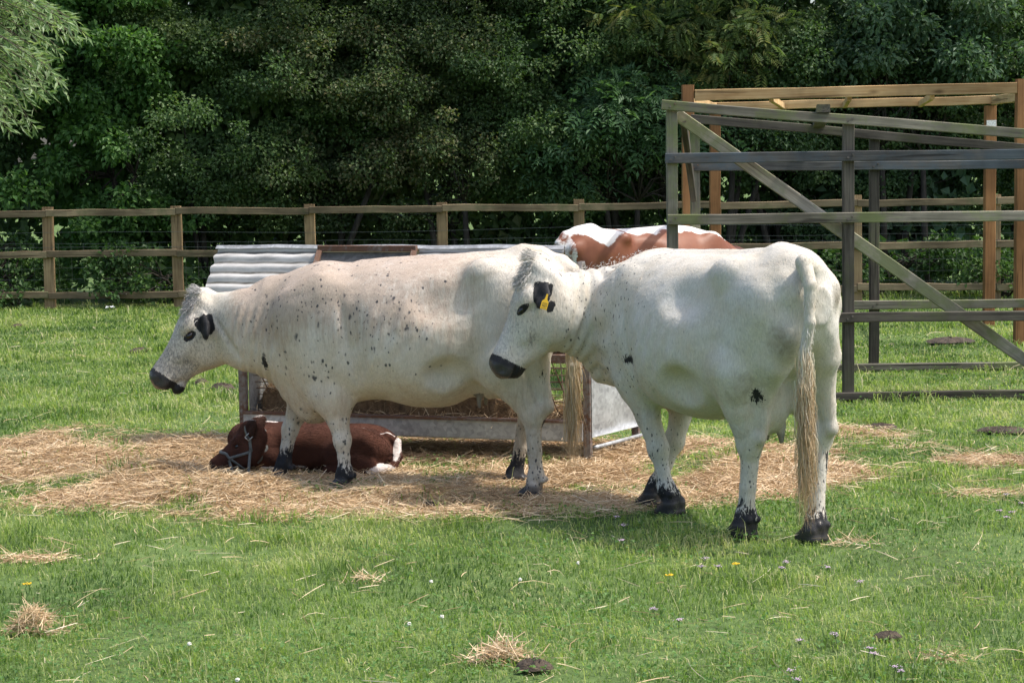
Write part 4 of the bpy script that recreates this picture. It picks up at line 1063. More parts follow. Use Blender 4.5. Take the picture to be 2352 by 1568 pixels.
def hair_mat(name, c0, c1, c2):
    t = NT(name)
    col = t.ramp(t.attr('rnd'), [(0, c0), (.5, c1), (1, c2)])
    b = t.n('BsdfPrincipled'); t.l(col, b.inputs['Base Color']); b.inputs['Roughness'].default_value = .45
    return t.done(b.outputs[0])
def locks(name, root, P0, D0, length, mat, curl=.02, drop=0.0, wid=.0016, K=6, wave=0, seed=1, clump=None):
    """hair as many fine strands rooted at P0 growing along D0"""
    r = np.random.default_rng(seed); N = len(P0)
    D = norm_rows(D0); t = np.linspace(0, 1, K)
    ln = np.broadcast_to(length, (N,))
    a = norm_rows(np.cross(D, r.normal(size=(N, 3)))); b = np.cross(D, a)
    ph = r.random((N, 1)) * 6.28 if clump is None else (clump[:, None] * 6.28 + r.normal(0, .35, (N, 1)))
    fr = wave * (1 + r.normal(0, .12, (N, 1)))
    amp = curl * t[None, :] ** .7
    P = P0[:, None, :] + D[:, None, :] * (t[None, :, None] * ln[:, None, None])
    P = P + a[:, None, :] * (amp * np.sin(fr * t[None] * 6.28 + ph))[..., None] + b[:, None, :] * (amp * np.cos(fr * t[None] * 6.28 * .9 + ph))[..., None]
    P[..., 2] -= drop * t[None, :] ** 2
    W = wid * np.broadcast_to((1 - .75 * t ** 1.5)[None], (N, K)) * (0.8 + .4 * r.random((N, 1)))
    S = norm_rows(np.cross(D, r.normal(size=(N, 3))))
    V, Q = ribbons(P, W, S)
    rn = np.repeat(np.clip(r.random(N) * .6 + (0.2 if clump is None else .4 * clump), 0, 1), K * 2).reshape(N, K, 2)
    if clump is not None: rn = np.clip(rn + (.45 - .75 * t)[None, :, None], 0, 1)
    rn = rn.ravel()
    return mk(name, V, Q, mat, root, True, {'rnd': rn}, local=True)
def eyeball(root, c, r, mat, name='eye', squash=None, axes=None):
    th = np.linspace(0, math.pi, 9); ph = np.arange(14) / 14 * 2 * math.pi
    V = np.array([(math.sin(a) * math.cos(b), math.sin(a) * math.sin(b), math.cos(a)) for a in th for b in ph])
    if axes is not None: V = (V * np.asarray(squash)) @ np.asarray(axes)
    V = V * r + np.asarray(c)
    Q = [(i * 14 + j, i * 14 + (j + 1) % 14, (i + 1) * 14 + (j + 1) % 14, (i + 1) * 14 + j) for i in range(8) for j in range(14)]
    return mk(name, V, np.array(Q), mat, root, True, local=True)
def hide(P, y_of):
    """low folds, ribs and small unevenness of a hide, in metres"""
    x, y, z = P.T
    rib = np.exp(-((x - .02) / .30) ** 2 - ((z - .88) / .17) ** 2) * np.sin((x + .35 * (z - .8)) * 2 * math.pi / .088) * .0036
    arm = -.010 * np.exp(-((x - .29 - .18 * (z - .8)) / .022) ** 2) * sstep(.5, .62, z) * sstep(1.12, .95, z)
    lump = (NZ(x * 5 + z * 3.1, y * 5 - z * 4.3, 1.0, 3) - .5) * .010 * sstep(.25, .45, z) + (NZ(x * 14 + z * 9, y * 14 - z * 13, 1.0, 2) - .5) * .0045
    return rib + arm + lump
def cow_mesh(name, S, beast, mat, paint, sculpt=None):
    V, Q = S.mesh()
    if sculpt is not None:
        e = S.h; G_ = np.stack([S.sample(V + d_) - S.sample(V - d_) for d_ in np.eye(3) * e], 1); V = V + norm_rows(G_) * sculpt(V)[:, None]
    P = V; A = {k: np.zeros(len(V)) for k in ('tan', 'dirt', 'roan', 'spots', 'black', 'skin')}
    A['black'] -= 1.0
    paint(P, A)
    o = mk(name, V, Q, mat, None, True, A)
    o.matrix_world = beast.matrix()
    e = S.h; G_ = norm_rows(np.stack([S.sample(P + d_) - S.sample(P - d_) for d_ in np.eye(3) * e], 1))
    fur(o, V, G_, A, mat, 90000, .011, (-.35, 0, -.95), (P[:, 2] > .11) & (A['skin'] < .1), 5)
    return o
m_eye = (lambda t: t.done(t.bsdf((.012, .009, .008), .08, spec=.6)))(NT('eye_dark'))
m_pollB = hair_mat('poll_hair_grey', (.06, .06, .065), (.30, .29, .28), (.68, .65, .60))
m_pollA = hair_mat('poll_hair_pale', (.10, .095, .09), (.50, .47, .42), (.72, .69, .63))
m_crest = hair_mat('crest_hair', (.55, .50, .43), (.66, .62, .56), (.74, .71, .66))
m_switch = hair_mat('switch_hair', (.30, .175, .08), (.55, .40, .225), (.74, .66, .52))
m_coatA = coat_mat('white_coat_clean', (.60, .57, .515), (.20, .155, .105), spot=(44, 44, 24), warm=(.58, .46, .36))
m_coatB = coat_mat('white_coat_spotted', (.59, .545, .48), (.22, .145, .075), spot=(30, 30, 20), warm=(.40, .305, .24))

def torso(S, top, bot, wid, mid, k=.05):
    xs = [-.87, -.80, -.70, -.55, -.40, -.20, 0, .20, .40, .50, .60, .70, .80]
    S.loft((0, 0, 0), np.array([[1, 0, 0], [0, 0, 1], [0, 1, 0]], float), xs, top, bot, wid, mid, 2.15, k)

# ---------------------------------------------- the spotted white cow stepping across to the left
def build_cow_b():
    B = Beast(-.51, 10.75, -math.cos(math.radians(15)), math.sin(math.radians(15)))
    S = Solid((-1.02, -.50, -.02), (1.62, .52, 1.42), .0085)
    torso(S, [1.13, 1.215, 1.295, 1.285, 1.265, 1.256, 1.246, 1.236, 1.220, 1.222, 1.195, 1.14, 1.02],
          [.98, .88, .80, .70, .570, .455, .445, .478, .440, .400, .395, .46, .66],
          [.06, .15, .21, .245, .285, .345, .365, .350, .300, .265, .23, .185, .09],
          [1.05, 1.05, 1.04, .98, .90, .82, .80, .80, .82, .84, .84, .83, .82])
    for q in (-1, 1):
        S.ball((-.44, .212 * q, 1.185), (.07, .05, .05), .12)                    # hook bones
        S.ball((-.78, .10 * q, 1.13), (.06, .055, .06), .06)                    # pin bones
        S.ball((.48, .19 * q, .93), (.14, .07, .22), .13)                        # shoulder blade
        S.ball((-.24, .345 * q, 1.05), (.13, .06, .09), .10, None, 'sub')        # hollow before the hip
        S.ball((.27, .37 * q, .70), (.05, .05, .24), .10, None, 'sub')          # behind the shoulder
        S.ball((.70, .11 * q, .74), (.10, .09, .14), .08)                        # point of shoulder
    S.cone((-.60, 0, 1.255), (-.80, 0, 1.20), .055, .045, .06); S.cone((.30, 0, 1.192), (-.55, 0, 1.245), .025, .03, .05)                   # tail head
    Yn = unit(B.R @ np.array([0, 1.0, 0]))
    hO = B.W(452, 680, 11.06)
    nk = [np.array([.58, 0, .83]), np.array([.78, .0, .852]), np.array([.96, .03, .85]), hO + np.array([-.075, -.03, -.155])]
    S.chain(nk, [.355, .292, .228, .172], .10, (unit([.1, 1, 0]), .56))
    S.chain([np.array([.70, 0, .54]), np.array([.60, 0, .45])], [.09, .10], .09)     # brisket
    a = np.array([.525 * math.cos(.42), .525 * math.sin(.42), -.85]); d = np.array([.85 * math.cos(.42), .85 * math.sin(.42), .525])
    A, P = head(S, hO, a, d, 1.0, 1.06, .042)
    onear = []
    for q in (1, -1):
        er = P(.095, .085, .10 * q) + np.array([-.01, 0, .01]); tp = er + A[2] * (.085 * q) + np.array([-.015, 0, -.095])
        onear.append(ear(S, er, tp, np.array([.80, .55 * q, .1]), 1.0))
    g0 = lambda x, y: np.array([x, y, 0.0])
    # near (left) fore and hind, far fore lifted, far hind
    foreleg(S, 1, B.L(764, 908, .17), B.L(787, 1010, .16), B.L(792, 1084, .155), g0(*B.L(783, 1118, .15)[:2]), 1.0)
    fk = B.L(667, 985, -.13); ff = B.L(652, 1064, -.13); fh = B.L(636, 1100, -.13)
    foreleg(S, -1, B.L(700, 905, -.15), fk, ff, fh - ZUP * .03, 1.0)
    hindleg(S, 1, B.L(1150, 838, .19), B.L(1224, 953, .17), B.L(1231, 1092, .165), g0(*B.L(1221, 1132, .165)[:2]), 1.0)
    hindleg(S, -1, np.array([-.46, -.19, .66]), B.L(1213, 935, -.15), B.L(1184, 1088, -.15), g0(*B.L(1175, 1112, -.15)[:2]), 1.0)
    # flank fold, navel, small udder and teats
    S.ball((-.27, .33, .63), (.13, .10, .10), .05, None, 'sub')
    S.ball((-.42, 0, .60), (.13, .11, .11), .07)
    for q in (-1, 1): S.cone((-.36, .06 * q, .52), (-.36, .065 * q, .455), .018, .011, .012)
    tl = [np.array([-.80, 0, 1.21]), np.array([-.855, 0, 1.17]), np.array([-.885, .01, 1.05]), np.array([-.875, .03, .85]), np.array([-.865, .05, .68]), np.array([-.86, .06, .58])]
    S.chain(tl, [.05, .045, .038, .031, .027, .022], .03)
    S.floor(0.0)
    feet = [B.L(783, 1118, .15), B.L(1221, 1132, .165), B.L(1175, 1112, -.15)]
    npatch = B.L(612, 815, .12)
    def paint(Q, M):
        x, y, z = Q.T
        hs = (Q - hO) @ A.T; s_, t_, u_ = hs[:, 0], -hs[:, 1], hs[:, 2]
        inh = (s_ > .0) & (np.abs(u_) < .2) & (x > .95)
        muz = np.where(inh, (s_ - .452 - .10 * np.clip(t_ - .06, 0, .2)) / .018, -1)
        lowlip = np.where(inh & (t_ > .115), (s_ - .462) / .015, -1)
        M['black'] = np.maximum(M['black'], np.clip(np.maximum(muz, lowlip), -1, 1.4))
        for q in (1, -1):
            M['black'] = np.maximum(M['black'], np.clip(near(Q, P(.202, .074, .10 * q), (.046, .027, .045), tilt(A, .35)) * 4, -1, 2))
        for e_ in onear: M['black'] = np.maximum(M['black'], e_(Q, -.12))
        M['skin'] = np.where(inh, .9 * sstep(.478, .495, s_) * sstep(.115, .095, t_), 0)
        M['roan'] = np.where(inh, np.maximum(.34 - .9 * np.abs(t_ - .02) , .42 * sstep(.24, .34, s_) * (t_ < .2)) + .1, 0)
        M['roan'] = np.maximum(M['roan'], np.where(inh, near(Q, P(.33, .12, .07), (.07, .05, .08)) * .9, 0))
        M['tan'] = .78 * sstep(.70, 1.02, z) * sstep(-.62, -.05, x) * (1 - sstep(.86, 1.16, x))
        M['tan'] += .34 * sstep(.70, .45, z) * sstep(.28, .36, z) * (1 - sstep(.9, 1.0, x))
        M['tan'] += .30 * sstep(.55, .7, x) * (1 - sstep(.98, 1.08, x)) * sstep(.6, .9, z)
        M['dirt'] = np.clip(.95 * sstep(.66, .44, z) * (z > .34) * sstep(.5, .1, x) + .55 * near(Q, (-.42, .28, .78), (.12, .2, .10)) + .5 * near(Q, (.12, .36, .68), (.035, .1, .09)), 0, 1)
        M['dirt'] = np.maximum(M['dirt'], .55 * sstep(.42, .30, z) * sstep(-.3, -.45, x))
        body = (x < .95) & (x > -.6)
        sp = np.where(body, .22 * sstep(.55, .7, z) * sstep(-.35, .1, x), 0)
        sp = np.maximum(sp, .95 * np.clip(near(Q, (.50, .2, 1.02), (.27, .4, .17)) * 1.6, 0, 1))
        sp = np.maximum(sp, .72 * np.clip(near(Q, (.08, .36, .93), (.36, .4, .24)) * 1.8, 0, 1))
        sp = np.maximum(sp, .62 * np.clip(near(Q, (.47, .25, .66), (.14, .2, .27)) * 1.6, 0, 1))
        sp = np.maximum(sp, np.where((x > .25) & (x < .9) & (z < .46), .75 * sstep(.48, .34, z), 0))
        sp = np.maximum(sp, .9 * np.where((x < -.4) & (z < .40), sstep(.42, .2, z), 0))
        sp = np.maximum(sp, .55 * np.clip(near(Q, (.80, .15, .93), (.2, .3, .17)) * 1.6, 0, 1))
        M['spots'] = sp
        M['black'] = np.maximum(M['black'], near(Q, npatch + np.array([0, 0, -.03]), (.030, .12, .075)) * 1.2)
        M['black'] = np.maximum(M['black'], near(Q, npatch + np.array([.01, 0, .06]), (.055, .12, .06)) * .45)
        fz = np.where((z < .40) & (x > .2), (.20 - z) / .17 + .2 + .3 * np.clip((x - .42) * 6, -1, .6), -1)
        M['black'] = np.maximum(M['black'], np.clip(fz, -1, 1.4))
        hb = np.where((z < .26) & (x < -.4), (.15 - z) / .16 + .2 + np.clip((x - (-.62)) * 8, -1, .4), -1)
        M['black'] = np.maximum(M['black'], np.clip(hb, -1, 1.0))
        # dark backs of the hocks
        for hk in (B.L(1224, 953, .17), B.L(1213, 935, -.15)):
            M['black'] = np.maximum(M['black'], near(Q, hk + np.array([-.065, 0, -.06]), (.035, .045, .16)) * 1.0)
            M['black'] = np.maximum(M['black'], near(Q, hk + np.array([-.06, 0, .22]), (.04, .06, .09)) * .95)
        M['skin'] = np.maximum(M['skin'], .75 * sstep(.075, .055, z))
        M['skin'] = np.maximum(M['skin'], np.where((np.abs(x + .36) < .03) & (z < .53) & (z > .44) & (np.abs(y) < .09), .7, 0))
    def sculpt(Q):
        x, y, z = Q.T
        nf = np.sin((x + .25 * z) * 2 * math.pi / .052 + 1.5 * NZ(x * 4, z * 4, 1.0, 2)) * .0035 * sstep(.70, .80, x) * sstep(1.05, .95, x) * sstep(1.08, .9, z)
        hq = (Q - hO) @ A.T; s_, t_ = hq[:, 0], -hq[:, 1]
        jw = -.011 * np.exp(-((s_ - .045 - .50 * (t_ - .13)) / .016) ** 2) * sstep(.12, .18, t_) * sstep(.40, .34, t_) * (x > .95)
        return hide(Q, 0) * (x < 1.1) + nf + jw
    o = cow_mesh('cow', S, B, m_coatB, paint, sculpt)
    tag(o, 'white cow speckled with black, walking left in front of the metal hay feeder', 'cow', 'cattle in the paddock')
    r = np.random.default_rng(11)
    for q in (1, -1):
        eyeball(o, P(.201, .072, .099 * q), 1.0, m_eye, 'eye', (.026, .0175, .016), tilt(A, .35))
    N = 1500; s_ = r.uniform(-.05, .115, N); u_ = r.normal(0, .05, N)
    P0 = hO + A[0] * s_[:, None] + A[1] * (.006 - 1.4 * u_ ** 2 - .02 * (s_ > .08))[:, None] + A[2] * u_[:, None]
    D0 = A[0] * .75 + A[1] * .45 + A[2] * (u_[:, None] * 5) + r.normal(0, .22, (N, 3))
    D0 = np.where((s_ < -.01)[:, None], D0 + A[1] * .8 - A[0] * .5, D0)
    locks('poll_hair', o, P0, D0, r.uniform(.035, .075, N), m_pollB, .010, .01, .0014, 5, .8, 3)
    N = 1300; t = r.random(N) ** 1.2; cl = r.random(10)[r.integers(0, 10, N)]
    P0 = tl[3] * (1 - t[:, None]) + tl[5] * t[:, None] + r.normal(0, .014, (N, 3))
    D0 = np.stack([r.normal(-.015, .05, N), r.normal(.0, .05, N), -np.ones(N)], 1)
    locks('tail_switch', o, P0, D0, r.uniform(.30, .50, N) * (.55 + .45 * t), m_switch, .010, 0, .0014, 9, 1.5, 5, cl)
    return o

# ---------------------------------------------- the clean white cow seen from behind, head turned, yellow tag
def build_cow_a():
    B = Beast(.98, 9.62, -.454, .891)
    S = Solid((-1.06, -.52, -.02), (1.25, 1.12, 1.46), .0085)
    torso(S, [1.18, 1.265, 1.345, 1.345, 1.325, 1.312, 1.306, 1.304, 1.306, 1.312, 1.285, 1.22, 1.08],
          [1.02, .92, .84, .73, .62, .535, .505, .52, .525, .50, .50, .56, .74],
          [.05, .13, .195, .235, .28, .350, .380, .365, .315, .28, .25, .21, .10],
          [1.10, 1.10, 1.09, 1.04, .96, .87, .85, .86, .88, .90, .90, .90, .90])
    for q in (-1, 1):
        S.ball((-.42, .195 * q, 1.235), (.075, .05, .05), .13)
        S.ball((-.775, .10 * q, 1.165), (.06, .045, .065), .06); S.ball((-.62, .175 * q, 1.10), (.11, .06, .11), .08)
        S.ball((.48, .20 * q, .99), (.14, .07, .22), .13)
        S.ball((-.23, .335 * q, 1.14), (.14, .065, .09), .10, None, 'sub')
        S.ball((.26, .39 * q, .76), (.045, .05, .24), .10, None, 'sub')
        S.ball((.66, .17 * q, .86), (.14, .10, .24), .06)
    S.cone((-.56, 0, 1.31), (-.80, 0, 1.255), .05, .04, .08); S.cone((.35, 0, 1.265), (-.55, 0, 1.31), .025, .03, .05)
    hO = B.W(1219, 604, 10.12)
    Yw = B.R @ np.array([0, 1.0, 0])
    nk = [np.array([.60, -.02, .97]), B.W(1412, 726, 10.25), B.W(1352, 722, 10.23), B.W(1300, 716, 10.17), B.W(1262, 706, 10.13)]
    S.chain([B.W(1335, 790, 10.24), B.W(1385, 850, 10.28), np.array([.66, 0, .66])], [.05, .07, .11], .05)
    S.chain(nk, [.31, .258, .230, .200, .165], .05, (unit(Yw * .9 + np.array([0, .25, 0])), .56))
    a = B.R @ np.array([-.385, -.03, -.922]); d = B.R @ np.array([-.922, -.06, .385])
    A, P = head(S, hO, a, d, 1.085, 1.0, 0.0)
    g = 1.085; onear = []
    q0 = 1 if A[2] @ (B.R @ np.array([0, -1.0, 0])) > 0 else -1
    for q in (1, -1):
        er = P(.070, .085, .095 * q); tp = er + A[2] * (.075 * q) + A[0] * .105 - A[1] * .022
        onear.append(ear(S, er, tp, A[1] * .75 + A[2] * q * .65, .90))
    er = P(.070, .085, .095 * q0)
    G = lambda p: np.array([p[0], p[1], 0.0])
    foreleg(S, 1, np.array([.43, .19, .68]), B.W(1512, 1030, 9.84), B.W(1530, 1122, 9.83), G(B.W(1541, 1168, 9.83)), 1.12, .25, (.60, .19, .98))
    foreleg(S, -1, np.array([.46, -.16, .70]), B.W(1549, 1012, 10.08), B.W(1512, 1108, 10.10), G(B.W(1497, 1150, 10.10)), 1.12, .25, (.60, -.19, .98))
    hindleg(S, 1, np.array([-.43, .175, .79]), B.W(1725, 1022, 9.20), B.W(1713, 1180, 9.22), G(B.W(1704, 1222, 9.22)), 1.12, .1, (-.54, .12, 1.05), 1.0)
    hindleg(S, -1, np.array([-.46, -.16, .79]), B.W(1882, 1002, 9.17), B.W(1874, 1192, 9.11), G(B.W(1866, 1232, 9.10)), 1.12, .1, (-.55, -.105, 1.05), .96)
    # cleft between the buttocks, udder and teats, flank fold
    S.chain([(-.97, -.01, 1.08), (-.83, -.02, .84), (-.66, -.02, .64), (-.54, -.02, .38)], [.02, .055, .085, .10], .035, None, 'sub')
    S.ball((-.40, 0, .66), (.17, .12, .19), .04)
    for (ux, uy) in ((-.48, .055), (-.47, -.055), (-.36, .05), (-.36, -.05)):
        S.cone((ux, uy, .52), (ux, uy * 1.1, .445), .026, .012, .02)
    S.ball((-.19, .35, .66), (.13, .12, .13), .05, None, 'sub'); S.ball((-.19, -.35, .66), (.13, .12, .13), .05, None, 'sub')
    tl = [np.array([-.80, 0, 1.262]), B.W(1846, 604, 8.82), B.W(1861, 655, 8.77), B.W(1860, 739, 8.76), B.W(1849, 800, 8.78), B.W(1849, 868, 8.80), B.W(1853, 940, 8.82)]
    S.chain(tl, [.042, .035, .029, .025, .023, .021, .019], .025)
    S.floor(0.0)
    hockL = B.W(1725, 1022, 9.20); hockR = B.W(1882, 1002, 9.17)
    pt = lambda px, py, D: B.W(px, py, D)
    spots_at = [(pt(1443, 826, 9.72), (.09, .09, .035)), (pt(1627, 843, 9.30), (.055, .06, .028))]
    legblk = [(pt(1738, 908, 9.05), (.05, .05, .065)), (pt(1886, 886, 9.15), (.075, .075, .055))]
    def paint(Q, M):
        x, y, z = Q.T
        hs = (Q - hO) @ A.T / g; s_, t_, u_ = hs[:, 0], -hs[:, 1], hs[:, 2]
        inh = (s_ > .0) & (np.abs(u_) < .2) & (y > .45) & (t_ < .34)
        muz = np.where(inh, (s_ - .446 - .10 * np.clip(t_ - .05, 0, .2)) / .016, -1)
        M['black'] = np.maximum(M['black'], np.clip(muz, -1, 1.4))
        for q in (1, -1):
            M['black'] = np.maximum(M['black'], np.clip(near(Q, P(.212, .034, .105 * q), (.050, .021, .05), tilt(A, .36)) * 6, -1, 2))
            M['black'] = np.maximum(M['black'], np.clip(near(Q, P(.150, .152, .10 * q), (.045, .026, .06), A) * 2, -1, 1.6))
        for e_ in onear: M['black'] = np.maximum(M['black'], e_(Q, -.12))
        M['skin'] = np.where(inh, .9 * sstep(.478, .495, s_) * sstep(.115, .095, t_), 0)
        M['roan'] = np.where(inh, np.maximum(.20 - .9 * np.abs(t_ - .0), near(Q, P(.31, .115, .07 * q0), (.06, .04, .08)) * .75) + .12, .06)
        M['tan'] = .26 * sstep(.85, .50, z) * sstep(.3, .4, z) + np.where(inh, .12, 0) + .18 * sstep(.95, 1.3, z) * sstep(.2, .7, x)
        M['dirt'] = np.clip(np.maximum(.95 * near(Q, (-.80, .17, .93), (.13, .12, .17)), 0) + np.maximum(.75 * near(Q, (-.64, .24, .66), (.22, .2, .20)), 0) + np.maximum(.7 * near(Q, (-.84, -.12, 1.12), (.1, .12, .12)), 0) + np.maximum(.6 * near(Q, (-.60, -.26, .70), (.2, .14, .2)), 0) + .12, 0, 1)
        M['dirt'] = np.maximum(M['dirt'], .45 * sstep(.64, .50, z) * (np.abs(y) < .3) * (z > .47) * (x > -.5))
        sp = np.where((x > -.05) & (x < 1.0) & ~inh, .42 * sstep(-.05, .35, x) * sstep(.55, .7, z), 0)
        sp = np.maximum(sp, np.where((x > .2) & (z < .60), .75 * sstep(.62, .25, z), 0))
        sp = np.maximum(sp, np.where((x < -.3) & (z < .6), .65 * sstep(.6, .2, z), .0))
        M['spots'] = np.where(s_ > .0, np.where(inh, 0, sp), sp)
        for c, r_ in spots_at: M['black'] = np.maximum(M['black'], near(Q, c, np.array([r_[0], r_[0], r_[2]]) * 1.25) * .95)
        for c, r_ in legblk: M['black'] = np.maximum(M['black'], near(Q, c, np.array(r_) * 1.15) * .95)
        M['black'] = np.maximum(M['black'], np.clip((.195 - z) / .20 + .25 , -1, 1.5))
        for hk in (hockL, hockR):
            M['black'] = np.maximum(M['black'], near(Q, hk + np.array([-.055, 0, -.10]), (.03, .03, .17)) * .75)
        M['skin'] = np.maximum(M['skin'], .7 * sstep(.08, .06, z))
        for (ux, uy) in ((-.48, .055), (-.47, -.055), (-.36, .05), (-.36, -.05)): M['skin'] = np.maximum(M['skin'], .6 * sstep(.035, .022, np.hypot(x - ux, y - uy)) * sstep(.50, .47, z) * (z > .40))
    na = unit(nk[4] - nk[1]); nL = np.linalg.norm(nk[4] - nk[1])
    def sculpt(Q):
        q = (Q - nk[1]) @ na; inn = (np.linalg.norm(Q - nk[1] - na * q[:, None], axis=1) < .34) & (Q[:, 1] > .15)
        nf = np.sin((q + .12 * Q[:, 2]) * 2 * math.pi / .058 + 2 * NZ(q * 5, Q[:, 2] * 4, 1.0, 2)) * .0045 * sstep(-.02, .06, q) * sstep(nL - .02, nL - .12, q) * inn
        return hide(Q, 0) * (Q[:, 1] < .5) + nf
    o = cow_mesh('cow', S, B, m_coatA, paint, sculpt)
    tag(o, 'white cow with yellow ear tag, standing with its rump towards the camera', 'cow', 'cattle in the paddock')
    r = np.random.default_rng(12)
    for q in (1, -1):
        eyeball(o, P(.212, .034, .098 * q), 1.0, m_eye, 'eye', (.030, .011, .013), tilt(A, .36))
    N = 1300; s_ = r.uniform(-.06, .11, N); u_ = r.normal(0, .05, N)
    P0 = hO + A[0] * s_[:, None] + A[1] * (.008 - 1.4 * u_ ** 2)[:, None] + A[2] * u_[:, None]
    D0 = A[0] * .7 + A[1] * .5 + A[2] * (u_[:, None] * 5) + r.normal(0, .25, (N, 3))
    D0 = np.where((s_ < -.01)[:, None], D0 + A[1] * .8 - A[0] * .6, D0)
    locks('poll_hair', o, P0, D0, r.uniform(.035, .07, N), m_pollA, .011, .01, .0014, 5, .8, 3)
    # fuzz along the crest of the neck and withers
    N = 260; t = r.random(N)
    cr_ = np.array([B.W(1290, 630, 10.17), B.W(1340, 615, 10.2), B.W(1400, 601, 10.2), B.W(1460, 580, 10.13), B.W(1520, 569, 10.05)])
    k = t * 4; i = np.clip(k.astype(int), 0, 3); f = (k - i)[:, None]
    P0 = cr_[i] * (1 - f) + cr_[i + 1] * f + r.normal(0, .01, (N, 3)) - ZUP * .012
    D0 = np.array([-.3, -.5, .5]) + r.normal(0, .35, (N, 3))
    locks('crest_hair', o, P0, D0, r.uniform(.010, .022, N), m_crest, .004, .004, .0012, 4, .3, 4)
    N = 1700; t = r.random(N) ** 1.2; cl = r.random(12)[r.integers(0, 12, N)]
    P0 = tl[4] * (1 - t[:, None]) + tl[6] * t[:, None] + r.normal(0, .013, (N, 3))
    D0 = np.stack([r.normal(.0, .05, N), r.normal(.0, .045, N), -np.ones(N)], 1)
    locks('tail_switch', o, P0, D0, r.uniform(.38, .58, N) * (.5 + .5 * t), m_switch, .012, 0, .0014, 10, 1.9, 6, cl)
    N = 900; t = r.random(N) * 4.6; i = np.clip(t.astype(int), 0, 4); f = (t - i)[:, None]
    P0 = np.array(tl)[1:][np.clip(i, 0, 4)] * (1 - f) + np.array(tl)[1:][np.clip(i + 1, 0, 5)] * f; ux = norm_rows(np.concatenate([r.normal(size=(N, 2)), np.zeros((N, 1))], 1)); P0 = P0 + ux * .021
    locks('tail_hair', o, P0, ux * .22 + np.array([0, 0, -1.0]) + r.normal(0, .08, (N, 3)), r.uniform(.02, .04, N), m_crest, .004, 0, .0013, 4, .4, 9)
    # ear tag: flag on a narrow neck
    c = hO + A[0] * .135 - A[1] * .118 + A[2] * (.215 * q0)
    xx = unit(A[1] * .35 + A[0] * .15 - B.R @ np.array([.9, 0, .2])); dn = unit(B.R @ np.array([-.30, -.10, -1.0])); nn = unit(np.cross(xx, dn)); xx = unit(np.cross(dn, nn))
    if nn @ (B.R @ np.array([0, -1.0, 0])) < 0: nn = -nn
    c = c + nn * .025
    out = [(-.004, -.026), (.004, -.026), (.006, .0), (.017, .013), (.017, .052), (-.017, .052), (-.017, .013), (-.006, .0)]
    Vt = np.array([c + xx * p + dn * v_ + nn * o_ for o_ in (0, .003) for p, v_ in out])
    Ft = [np.array([list(range(8))[::-1], [8 + i for i in range(8)]]), np.array([(i, (i + 1) % 8, 8 + (i + 1) % 8, 8 + i) for i in range(8)])]
    t_ = NT('ear_tag_yellow'); m = t_.done(t_.bsdf((.80, .47, .02), .45))
    tg = mk('ear_tag', Vt, Ft, m, o, False, None, True); tg['label'] = 'yellow plastic ear tag'
    t_ = NT('tag_print'); mp = t_.done(t_.bsdf((.10, .07, .02), .6))
    Gm = Geo()
    for row, (y0, hh, n) in enumerate(((.018, .007, 5), (.028, .013, 4), (.045, .004, 8))):
        for i in range(n):
            x0 = -.013 + .026 * (i + .2) / n; x1 = -.013 + .026 * (i + .72) / n
            Gm.add([c + xx * p + dn * v_ + nn * .0036 for p, v_ in ((x0, y0), (x1, y0), (x1, y0 + hh), (x0, y0 + hh))], [(0, 1, 2, 3)])
    Gm.build('tag_print', mp, tg, local=True)
    return o

